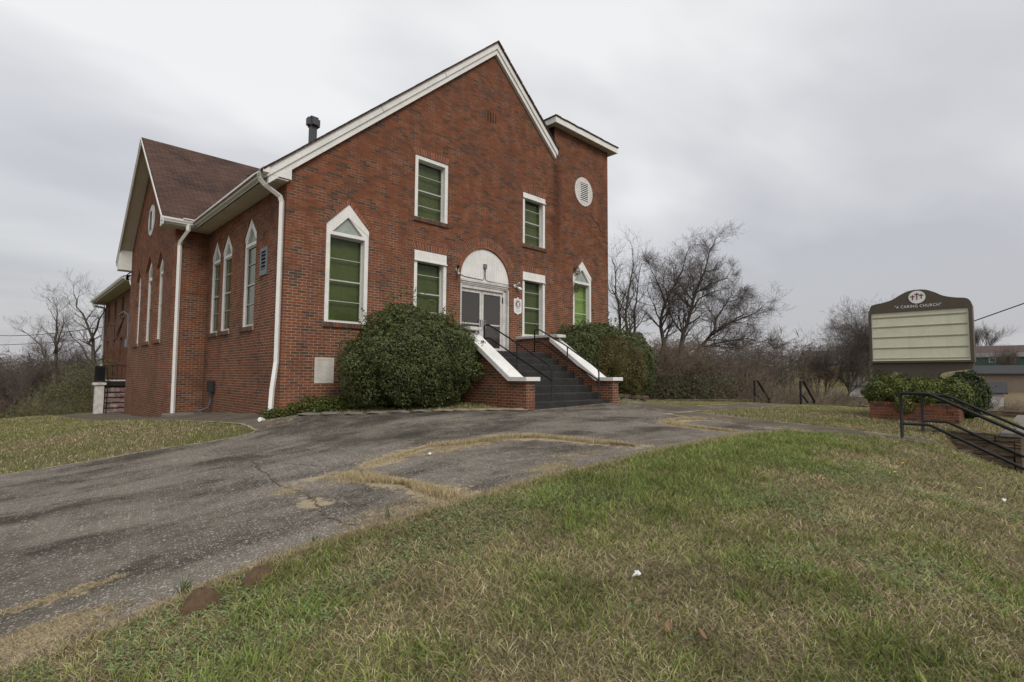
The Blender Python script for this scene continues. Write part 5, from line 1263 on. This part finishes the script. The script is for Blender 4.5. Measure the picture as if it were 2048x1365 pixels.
put_tree(TD['bramble2'], *at(44.6, 44, -.2), 2, 1.1, 'grey leafless brush at the right edge by the small white house', 'leafless brush on the right hand slope', 'brush', 'brush_thicket')
put_tree(TD['bramble'], *at(43.2, 52, -.4), 3, .8, 'thin leafless brush in front of the small white house', 'leafless brush on the right hand slope', 'brush', 'brush_thicket')
put_tree(TD['vase'], *at(43.6, 100), 1.0, .9, 'bare tree standing before the teal house, right of the dark shed roof', G1)
put_tree(TD['open'], *at(41.4, 105), 2.5, .75, 'thin bare tree close to the right edge of the sign', G1)
put_tree(TD['bramble2'], *at(42.4, 88), 2.5, 1.3, 'leafless scrub on the slope above the brown shed', 'leafless brush on the right hand slope', 'brush', 'brush_thicket')
put_tree(TD['bramble'], *at(31, 48, -.2), 1.5, 1.3, 'leafless scrub left of the low white shed', 'leafless brush on the right hand slope', 'brush', 'brush_thicket')
put_tree(TD['bramble'], *at(28.5, 46, -.2), 4.5, 1.4, 'leafless scrub between the two dark handrail stubs, far behind them', 'leafless brush on the right hand slope', 'brush', 'brush_thicket')
G2 = 'bare trees beyond the lawn on the left'
sput('leftA', 114, 33, 'bare tree with a slanting main stem above the green thicket', G2, s=.93, ybase=790)
put_tree(TD['vase'], *at(-39.3, 40), 2.0, .7, 'upright many stemmed bare tree beside the annex', G2)
sput('leftB', 190, 33, 'bare tree partly hidden by the annex corner', G2, ybase=790)
put_tree(TD['round'], *at(-43.2, 38), .3, .55, 'low broad bare tree at the left edge of the photo', G2)
put_tree(TD['open'], *at(-44.6, 31), 3.9, .5, 'small leaning bare tree at the far left', G2)
put_tree(TD['round'], *at(-39.4, 52), 5, .85, 'hazy bare tree behind the slanting one', G2)
put_tree(TD['vase'], *at(-41.8, 55), 5, .95, 'hazy many stemmed bare tree near the left edge', G2)
# brambles and thickets
k = 0
for deg, dep, s, nm in ((14.2, 25, 1.0, 'bramble'), (17.0, 25, 1.05, 'bramble'), (19.8, 25, 1.05, 'bramble2'), (22.0, 26, 1.15, 'bramble'), (24.0, 27, 1.15, 'bramble2'), (26.0, 28, 1.0, 'bramble2'), (27.8, 30, .85, 'bramble'), (29.6, 31, .7, 'bramble2'), (20.8, 30, 1.3, 'bramble'), (24.8, 33, 1.3, 'bramble'), (16.0, 31, 1.3, 'bramble2'), (31.5, 30, .6, 'bramble2'), (12.0, 27, 1.1, 'bramble')):
    k += 1; put_tree(TD[nm], *at(deg, dep, -.2), k*1.7, s, 'tangled leafless bramble thicket behind the edge wall', 'leafless bramble thickets behind the edge wall', 'bramble', 'bramble_thicket')
for deg, dep, s, nm in ((-45, 31, .95, 'bramble'), (-43.6, 34, 1.1, 'bramble'), (-41.5, 37, 1.1, 'bramble2'), (-39.8, 37, 1.1, 'bramble'), (-38.2, 36, 1.0, 'bramble'), (-42.5, 44, 1.3, 'bramble'), (-39, 45, 1.3, 'bramble2')):
    k += 1; put_tree(TD[nm], *at(deg, dep, -.3), k*1.3, s, 'tangled leafless brush below the left hand trees', 'leafless brush below the left hand trees', 'brush', 'brush_thicket')
def thicket(name, spots, seed, cols, label, size=.045, nper=5200):
    pr = []
    for i, (deg, dep, rx, rz_) in enumerate(spots):
        x, y, z = at(deg, dep); pr.append(leaf_cloud((x, y, z+rz_*.35), (rx, rx, rz_), nper, size, cols, seed+i, lumps=26, fill=.6, upb=.4, aspect=.35, ground=z-.3))
    V, F, c = cat(pr); npmesh(name, V, F, M['leaf'], c, kind='stuff', label=label, cat='undergrowth')
PRV = [(.085, .095, .045), (.105, .11, .052), (.07, .078, .038), (.12, .105, .06)]
thicket('undergrowth', [(16.0, 23.6, 1.3, 1.0), (18.2, 23.8, 1.4, 1.25), (20.4, 24, 1.5, 1.35), (22.3, 24.5, 1.2, 1.0), (14.2, 24, 1.2, 1.1), (24.8, 25.5, 1.1, .6), (29.0, 27, 1.2, .45), (30.8, 28, 1.3, .4), (19.3, 27, 1.8, 1.9), (17, 27, 1.8, 1.7)], 100, PRV, 'olive green privet undergrowth behind the edge wall')
GRN = [(.14, .155, .05), (.115, .13, .045), (.17, .17, .065), (.10, .105, .045)]
thicket('undergrowth', [(-38.4, 30, 1.9, 2.6), (-39.6, 30.2, 1.9, 2.6), (-40.9, 30.6, 1.8, 2.0), (-42.2, 31, 1.7, 1.3), (-37.4, 30, 1.8, 2.6)], 120, GRN, 'bright green thicket at the far edge of the left lawn')
# far woods: a mass of trunks and twigs
def woods(name, spots, label):
    S = []; rd = random.Random(5)
    for deg0, deg1, d0, d1, n, h in spots:
        for _ in range(n):
            deg = rd.uniform(deg0, deg1); dep = rd.uniform(d0, d1); x, y = hp(deg, dep); z = gz(x, y); H = h*rd.uniform(.6, 1.1)
            p = Vector((x, y, z)); 
            for j in range(4):
                q = p+Vector((rd.gauss(0, .3), rd.gauss(0, .3), H/5)); S.append((tuple(p), tuple(q), .13*(1-j/5), .13*(1-(j+1)/5)))
                for _k in range(7 if j else 2):
                    b = q+Vector((rd.gauss(0, 1), rd.gauss(0, 1), rd.uniform(.2, 1.2)))*H*.16; S.append((tuple(q), tuple(b), .045, .02))
                    for _l in range(4): c_ = b+Vector((rd.gauss(0, 1), rd.gauss(0, 1), rd.uniform(.0, 1.1)))*H*.09; S.append((tuple(b), tuple(c_), .026, .012))
                p = q
    V, F = prisms(S, 3); npmesh(name, V, F, M['bark'], np.tile(np.array([[.15, .128, .112]]), (len(F), 1))*np.random.default_rng(3).uniform(.8, 1.3, (len(F), 1)), kind='stuff', label=label, cat='woods')
woods('far_woods', [(-60, -33, 60, 130, 300, 8), (5, 27, 55, 120, 170, 9), (27, 37, 100, 150, 70, 9), (37, 50, 230, 260, 70, 10)], 'distant leafless woods on the far slopes')

# ------------------------------------------------------------------ far houses
def house(name, cx_, cy_, z0, L, Wd, h, roofh, rz, wallc, roofc, label, ridge=True, wins=(), winc=(.75, .75, .75), gablec=None, org_dz=0):
    t = thing(name, (cx_, cy_, z0), label, 'house'); t.rotation_euler = (0, 0, rz); ORG[t] = (0, 0, 0)
    m1 = m_paint(name+'_wall', wallc, .8, .4, 1.5); m2 = m_paint(name+'_roof', roofc, .9, .4, 1.2)
    mb = MB(); mb.box(-L/2, L/2, -Wd/2, Wd/2, -4.5 if name == 'tan_house' else -1.5, h)
    mb.prism(lambda a, z, d: (d, a, z), [(-Wd/2, h+.002), (Wd/2, h+.002), (0, h+roofh-.1)], -L/2+.003, L/2-.003); mb.obj('wall', m1, t)
    mb = MB(); o_ = .4
    for sg in (-1, 1):
        mb.prism(lambda a, z, d: (d, a, z), [(0, h+roofh), (sg*(Wd/2+o_), h-roofh*o_/(Wd/2)+.02), (sg*(Wd/2+o_), h-roofh*o_/(Wd/2)-.13), (0, h+roofh-.15)], -L/2-o_, L/2+o_)
    mb.obj('roof', m2, t)
    if name == 'teal_house': MB().box(3.6, 4.6, -.4, .4, h+roofh-.5, h+roofh+.5).obj('chimney', M['brick_back'], t)
    for (x, z, ww, wh, col) in wins:
        f = MB().box(x-ww/2-.12, x+ww/2+.12, -Wd/2-.08, -Wd/2-.002, z-.12, z+wh+.12).obj('window', m_paint('trim', col, .7, .2), t)
        MB().box(x-ww/2, x+ww/2, -Wd/2-.11, -Wd/2-.081, z, z+wh).obj('pane', M['dglass'], f)
    return t
   # fronts turned towards the church
hx, hy = 76.8, -8.0; rzf = math.atan2(CAM[1]-hy, CAM[0]-hx)+math.pi/2
house('white_cottage', hx+.35, hy+1.3, -2.8, 3.6, 3.2, 2.15, 1.0, rzf, (.72, .72, .71), (.045, .045, .05), 'small white house with a red shuttered window right of the planter', wins=((.15, .75, .62, 1.1, (.16, .06, .045)),))
house('long_shed', 106.6, -6.9, -1.0, 6.4, 6, 2.6, 1.15, rzf, (.22, .17, .135), (.04, .042, .046), 'long low brown building with a dark roof behind the white house')
house('teal_house', 203, -7, 4.6, 34, 10, 2.3, 1.35, rzf, (.022, .080, .063), (.12, .11, .10), 'long teal house with a grey roof and white windows on the hill', wins=((-6.5, .8, 1.2, 1.0, (.7, .7, .7)), (-2.3, .5, 1.1, 1.4, (.7, .7, .7)), (4.5, .7, 1.2, 1.3, (.7, .7, .7)), (10.0, .7, 3.0, 1.2, (.1, .1, .1))))
house('long_hill_building', 222, -6, 6.3, 60, 12, 2.6, 2.2, rzf, (.3, .28, .25), (.085, .058, .050), 'long reddish brown roof behind the teal house')
house('white_gable_house', 214, -18.5, 7.4, 7, 7, 3.6, 1.2, rzf+1.57, (.75, .75, .74), (.12, .07, .06), 'white gabled upper storey at the right edge above the teal house')
hx, hy = 118.5, 21.3; rz2 = math.atan2(CAM[1]-hy, CAM[0]-hx)+math.pi/2
house('tan_house', hx-.4, hy+.3, 1.6, 6, 4, 2.4, 2.3, rz2+.6, (.34, .25, .13), (.07, .06, .055), 'tan gabled house among the trees left of the sign', wins=((0, 1, 1.2, 1.4, (.6, .58, .5)),))
hx, hy = 77.4, 5.2; rz3 = math.atan2(CAM[1]-hy, CAM[0]-hx)+math.pi/2
house('white_shed', hx+1.4, hy, -1.6, 3.4, 2.8, 1.35, .35, rz3, (.74, .75, .76), (.05, .05, .055), 'low white shed with a flat dark roof left of the planter')

# ------------------------------------------------------------------ grass
def blades(px_, py_, h, wd, lean, col, seed, zoff=0., clump=None):
    g = np.random.default_rng(seed); n = len(px_); z = gh(px_, py_)+zoff
    a = g.uniform(0, 2*np.pi, n); la = g.uniform(0, 2*np.pi, n) if clump is None else clump+g.normal(0, .7, n)
    ux, uy = np.cos(a), np.sin(a); lx, ly = np.cos(la), np.sin(la)
    B_ = np.stack([px_, py_, z], 1)
    side = np.stack([ux, uy, np.zeros(n)], 1)*(wd/2)[:, None]
    l1 = np.minimum(lean*lean*.85, .95); L1 = np.stack([lx*l1, ly*l1, np.sqrt(np.maximum(.05, 1-l1**2))], 1)*(h*.55)[:, None]
    L2 = L1+np.stack([lx*lean, ly*lean, np.sqrt(np.maximum(.02, 1-np.minimum(lean, .99)**2))], 1)*(h*.5)[:, None]
    V = np.stack([B_-side, B_+side, B_+L1-side*.75, B_+L1+side*.75, B_+L2], 1).reshape(-1, 3)
    b = np.arange(n)[:, None]*5
    F = np.concatenate([b+np.array([[0, 1, 3]]), b+np.array([[0, 3, 2]]), b+np.array([[2, 3, 4]])], 0)
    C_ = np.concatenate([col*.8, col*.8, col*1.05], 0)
    return V, F, C_
def palette(n, g, tgv):
    dry = np.array([(.40, .345, .195), (.31, .265, .155), (.53, .465, .29), (.24, .195, .125), (.37, .30, .165), (.185, .15, .105)]); grn = np.array([(.19, .245, .06), (.155, .21, .055), (.245, .285, .085), (.145, .175, .06), (.27, .27, .10)])
    isg = g.random(n) < tgv; c = np.where(isg[:, None], grn[g.integers(0, 5, n)], dry[g.integers(0, 6, n)])
    return c*g.uniform(.8, 1.45, (n, 1)), isg
def on_pave(x, y):
    a = (y > y_front(x)-.0) & (y < y_back(x)) & (x < 8.0)
    b = (x > 7.9) & (x < 18.3) & (y > -5.7) & (y < -3.95); c_ = (x > 7.2) & (x < 8.85) & (y > -11.1) & (y < -5.7); s = (x > 7.42) & (x < 10.25) & (y < -11.02)
    p = (x > xpave(y)) & (x < 13) & (y > -1.0); q = p
    ch = (x > -.05) & (y > -.02); st_ = (x > 4.2) & (x < 8.02) & (y > -3.9)
    return a | b | c_ | s | p | q | ch | st_
def scatter(x0, x1, y0, y1, dens, seed):
    g = np.random.default_rng(seed); n = int((x1-x0)*(y1-y0)*dens); return g.uniform(x0, x1, n), g.uniform(y0, y1, n), g
parts = []
cx0, cy0 = CAM[0], CAM[1]
# near bank
x, y, g = scatter(-8, 10.3, -14.8, -8.4, 9000, 41)
d = np.hypot(x-cx0, y-cy0); keep_p = np.select([d < 2.2, d < 4.6, d < 7, d < 10], [.12, .85, .5, .34], .16)
fwdc = (x-cx0)*.70+(y-cy0)*.72
ok = (g.random(len(x)) < keep_p) & ~on_pave(x, y) & (fwdc > -1.5) & (y < y_front(x)+.06) & ~((x > 10) & (y < -11.9)); x, y, d = x[ok], y[ok], d[ok]
n = len(x); tgv = turf_green(x, y); c, isg = palette(n, g, .14+.42*tgv)
edge_f = np.exp(-((y_front(x)-y)/.16)**2); isg = isg & (g.random(n) > edge_f*.6); pat = vnoise(x, y, 66, 3, 2.6); c = c*(.58+.86*pat)[:, None]
h = np.where(isg, g.uniform(.03, .085, n)*(1+.35*tgv), g.uniform(.035, .095, n)); wd = np.where(isg, .0058, .0042)*g.uniform(.7, 1.4, n)*(1+.10*np.clip(d-3, 0, 9)); lean = np.where(isg, g.uniform(.55, 1.05, n), g.uniform(.85, 1.08, n))
parts.append(blades(x, y, h, wd, lean, c, 42)); print('near blades', n)
# tall tufts
tx, ty = [], []; g = np.random.default_rng(50); tl = []
for i in range(820):
    a = g.uniform(-4.5, 9.5); b = g.uniform(-13.5, -8.55)
    if turf_green(np.array([a]), np.array([b]))[0] < g.uniform(.2, 1.0): continue
    if on_pave(np.array([a]), np.array([b]))[0]: continue
    k = int(g.integers(14, 46)); r_ = g.uniform(.03, .11); tx.append(a+g.normal(0, r_, k)); ty.append(b+g.normal(0, r_, k)); tl.append(np.full(k, g.uniform(0, 6.28)))
tx = np.concatenate(tx); ty = np.concatenate(ty); tl = np.concatenate(tl); n = len(tx)
grn = np.array([(.17, .255, .05), (.21, .30, .07), (.14, .20, .05), (.27, .33, .10)]); c = grn[g.integers(0, 4, n)]*g.uniform(.8, 1.4, (n, 1))
parts.append(blades(tx, ty, g.uniform(.06, .145, n), g.uniform(.0038, .0068, n), g.uniform(.55, 1.05, n), c, 51, clump=tl)); print('tufts', n)
# broad leaved weeds (small leaf triangles) by the drive edge
x, y, g = scatter(-5, 4, -13, -8.6, 2600, 60); q = vnoise(x, y, 61, 3, 1.4)+.10*np.exp(-((y+9.0)/.5)**2); ok = (q > .635) & ~on_pave(x, y) & (y < y_front(x)-.03); x, y = x[ok], y[ok]; n = len(x)
z = gh(x, y)+g.uniform(.015, .05, n); a = g.uniform(0, 6.28, n); s = g.uniform(.006, .013, n)
pc = np.stack([x, y, z], 1); V = np.stack([pc+np.stack([np.cos(a+k*2.09)*s, np.sin(a+k*2.09)*s, g.normal(0, .3, n)*s], 1) for k in range(3)], 1).reshape(-1, 3)
cw = np.array([(.19, .27, .11), (.155, .22, .085), (.24, .31, .15)])[g.integers(0, 3, n)]*g.uniform(.8, 1.2, (n, 1))
parts.append((V, np.arange(n*3).reshape(-1, 3), cw)); print('weeds', n)
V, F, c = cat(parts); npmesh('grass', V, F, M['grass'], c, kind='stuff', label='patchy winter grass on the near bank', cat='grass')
# other lawns
parts = []
for (x0, x1, y0, y1, dn, sd_) in ((-14, .2, -1.6, 20, 620, 70), (7.6, 18.4, -4.4, 1.2, 900, 71), (8.8, 18.5, -11.9, -5.6, 900, 72), (.2, 4.3, -3.8, -.1, 500, 74)):
    x, y, g = scatter(x0, x1, y0, y1, dn, sd_); ok = ~on_pave(x, y)
    if sd_ == 71: ok = ~((y > -5.7) & (y < -3.95)) & ~((x < 8.6) & (y < -3.9)) & ~((x < 13) & (y > -.02)) & (y < .4-(x-13.3)*.74+.0) 
    if sd_ == 74: ok = (y > y_back(x)+.08)
    if sd_ == 70: ok = ok & (y > y_back(x)-.04)
    x, y = x[ok], y[ok]; n = len(x); tgv = turf_green(x, y); c, isg = palette(n, g, .15+.55*tgv)
    dd = np.hypot(x-cx0, y-cy0)
    parts.append(blades(x, y, g.uniform(.025, .065, n), g.uniform(.005, .010, n)*(1+dd*.05), g.uniform(.4, 1., n), c, sd_+1)); print('lawn', n)
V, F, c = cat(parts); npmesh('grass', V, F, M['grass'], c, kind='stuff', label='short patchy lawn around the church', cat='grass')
# dry grass in the driveway cracks
parts = []; g = np.random.default_rng(80)
straw = np.array([(.56, .47, .28), (.46, .38, .22), (.68, .58, .37), (.34, .27, .16)])
for s_, wd_, dn, hh in ((STR[0][:3], .10, 1500, .05), (STR[0][2:], .075, 3000, .085), (STR[1], .085, 4600, .085), (STR[2], .11, 2200, .07), (STR[3], .10, 2600, .085), ([(-2.0, -6.9), (-1.6, -6.5), (-1.2, -6.25)], .06, 400, .04), ([(-.5, -6.1), (-.9, -6.2)], .09, 700, .05), ([(.9, -6.2), (1.4, -6.25), (1.75, -6.6)], .08, 1500, .10)):
    seg = [math.hypot(b[0]-a[0], b[1]-a[1]) for a, b in zip(s_[:-1], s_[1:])]; tot = sum(seg); n = int(tot*dn*.7)
    t_ = g.uniform(0, tot, n); cs = np.concatenate([[0], np.cumsum(seg)]); ix = np.clip(np.searchsorted(cs, t_)-1, 0, len(seg)-1); f = (t_-cs[ix])/np.array(seg)[ix]; A = np.array(s_)
    p = A[ix]+(A[ix+1]-A[ix])*f[:, None]; wv = wd_*(.1+4.2*vnoise(t_*2.6, t_*0, 91, 3, 1.4)**2.4); p = p+g.normal(0, 1, (n, 2))*wv[:, None]*.62
    c = straw[g.integers(0, 4, n)]*g.uniform(.75, 1.15, (n, 1))
    parts.append(blades(p[:, 0], p[:, 1], g.uniform(.4, 1.1, n)*hh, g.uniform(.003, .006, n), g.uniform(.3, .95, n), c, 81, .012))
# matted straw on the dirt patches
for (px_, py_, rx, ry, dn) in ((-4.45, -8.32, .42, .17, 1500), (-4.3, -7.78, .36, .06, 500), (-2.32, -6.6, .14, .2, 300), (.2, -8.2, .35, .14, 900), (.3, -6.25, .9, .2, 1600), (-1.9, -8.28, .6, .16, 1200), (1.0, -7.9, .5, .2, 500), (-1.55, -6.5, .35, .2, 700)):
    n = dn*2; q_ = np.sqrt(g.random(n)); a = g.uniform(0, 6.28, n); x = px_+rx*q_*np.cos(a)*1.15; y = py_+ry*q_*np.sin(a)*1.15; c = straw[g.integers(0, 4, n)]*g.uniform(.6, 1.05, (n, 1))
    parts.append(blades(x, y, g.uniform(.015, .045, n), g.uniform(.0025, .0045, n), g.uniform(.9, 1.08, n), c, 84, .016))
# straw fringe along the drive edge
n = 16000; x = g.uniform(-6, 6, n); y = y_front(x)+g.normal(0, .05, n); c = straw[g.integers(0, 4, n)]*g.uniform(.6, 1.0, (n, 1))
parts.append(blades(x, y, g.uniform(.02, .07, n), g.uniform(.003, .005, n), g.uniform(.5, 1, n), c, 83, .012))
V, F, c = cat(parts); npmesh('dry_grass', V, F, M['grass'], c, kind='stuff', label='straw coloured dry grass growing in the driveway cracks', cat='dry grass')
# single coarse grass tufts on the drive edge
for i, (x_, y_, hh, l) in enumerate(((-2.19, -8.45, .17, 'single tall green grass tuft at the driveway edge, middle of the photo'), (-2.83, -8.42, .09, 'small green grass tuft at the driveway edge beyond the ant mounds'), (-3.73, -8.5, .16, 'green grass tuft at the driveway edge before the ant mounds'))):
    n = 14; V, F, c = blades(x_+g.normal(0, .015, n), y_+g.normal(0, .015, n), g.uniform(.5, 1.1, n)*hh, np.full(n, .008), g.uniform(.2, .8, n), np.tile([[.085, .135, .03]], (n, 1)), 90+i)
    npmesh('grass_tuft', V, F, M['grass'], c, org=(x_, y_, gz(x_, y_)), label=l, cat='grass tuft')
# ant mounds
for x_, y_, r_, h_, l in ((-3.33, -8.70, .12, .085, 'reddish brown ant mound at the driveway edge, farther one'), (-3.69, -8.76, .125, .115, 'reddish brown ant mound at the driveway edge, nearer and taller one'), (9.0, -12.3, .22, .10, 'reddish soil mound in the grass below the near handrail')):
    mb = MB(); nr, na = 10, 22; z0 = gz(x_, y_); vs = []
    for j in range(nr+1):
        rr_ = r_*(j/nr)
        for k in range(na):
            a = 2*math.pi*k/na; f = 1+.12*math.sin(3*a+x_)+.08*math.sin(7*a); hh = h_*(1-(j/nr)**2.3)*(1+.10*math.sin(5*a+j)*(j/nr))+random.uniform(-.012, .012); vs.append((x_+rr_*f*math.cos(a), y_+rr_*f*.85*math.sin(a), z0+hh-.01*(j == nr)))
    mb.add(vs, [(j*na+k, j*na+(k+1) % na, (j+1)*na+(k+1) % na, (j+1)*na+k) for j in range(nr) for k in range(na)]); mb.obj('ant_mound', M['antsoil'], smooth=True, label=l, cat='ant mound')
# dandelions, leaves, scraps
for i, (x_, y_, l) in enumerate(((4.36, -11.0, 'yellow dandelion flower on the bank, nearest the near handrail'), (3.48, -11.06, 'yellow dandelion flower on the bank, left one of the pair'), (3.87, -11.83, 'yellow dandelion flower on the right shoulder of the bank'), (10.4, -10.1, 'yellow dandelion flower in front of the brick planter'))):
    t = thing('dandelion', (x_, y_, gz(x_, y_)), l, 'flower'); z0 = gz(x_, y_)
    MB().tube([(x_, y_, z0), (x_, y_, z0+.075)], .002, 5, (.1, .15, .04)).obj('stem', M['leaf'], t)
    mb = MB(); n = 16
    for k in range(n): a = 2*math.pi*k/n; mb.add([(x_, y_, z0+.072), (x_+.02*math.cos(a-.15), y_+.02*math.sin(a-.15), z0+.084), (x_+.024*math.cos(a), y_+.024*math.sin(a), z0+.08), (x_+.02*math.cos(a+.15), y_+.02*math.sin(a+.15), z0+.084)], [(0, 1, 2, 3)])
    mb.obj('flower_head', M['yellow'], t)
for i, (x_, y_, rz_, l) in enumerate(((-2.0, -10.99, .3, 'curled brown dead leaf standing in the grass, left one'), (-1.93, -11.15, 1.6, 'brown dead leaf lying in the grass, right one'))):
    mb = MB(); ca, sa = math.cos(rz_), math.sin(rz_); vs = []
    for j in range(7):
        u = j/6-.5; wv = .022*math.sin(math.pi*(j+.3)/6.6)
        for v_, b in ((-1, .012), (0, 0), (1, .014)): a, c_ = u*.065, v_*wv*.8; vs.append((x_+a*ca-c_*sa, y_+a*sa+c_*ca, gz(x_, y_)+.045+b+.02*math.sin(u*4)))
    mb.add(vs, [(j*3+k, j*3+k+1, j*3+k+4, j*3+k+3) for j in range(6) for k in range(2)]); mb.obj('dead_leaf', M['deadleaf'], smooth=True, label=l, cat='leaf')
g = np.random.default_rng(97); n = 260; x = g.uniform(-4, 6, n); y = g.uniform(-12.6, -8.8, n); z = gh(x, y)+g.uniform(.02, .05, n); nr = g.normal(0, .5, (n, 3))+np.array([0, 0, 1]); nr /= np.linalg.norm(nr, axis=1)[:, None]; u = np.cross(nr, g.normal(size=(n, 3))); u /= np.linalg.norm(u, axis=1)[:, None]; v = np.cross(nr, u); s_ = g.uniform(.007, .017, (n, 1)); p = np.stack([x, y, z], 1)
npmesh('leaf_litter', np.stack([p-u*s_, p-v*s_*.45+nr*.003, p+u*s_, p+v*s_*.45+nr*.003], 1).reshape(-1, 3), np.arange(n*4).reshape(-1, 4), M['grass'], np.array([(.22, .12, .06), (.16, .10, .06), (.30, .19, .10)])[g.integers(0, 3, n)], kind='stuff', label='small scattered dead leaf fragments in the near bank grass', cat='leaf litter')
for i, (x_, y_, s_, l) in enumerate(((-1.58, -10.53, .038, 'crumpled white scrap of paper in the grass'), (3.64, -12.05, .03, 'small white scrap on the right shoulder of the bank'), (-.35, -6.45, .03, 'white scrap of litter on the asphalt beside the dry grass'))):
    MB().blob((x_, y_, gz(x_, y_)+.045), (s_, s_*.55, .014), i+2, 9, 6, .45).obj('paper_scrap', M['paper'], label=l, cat='litter')
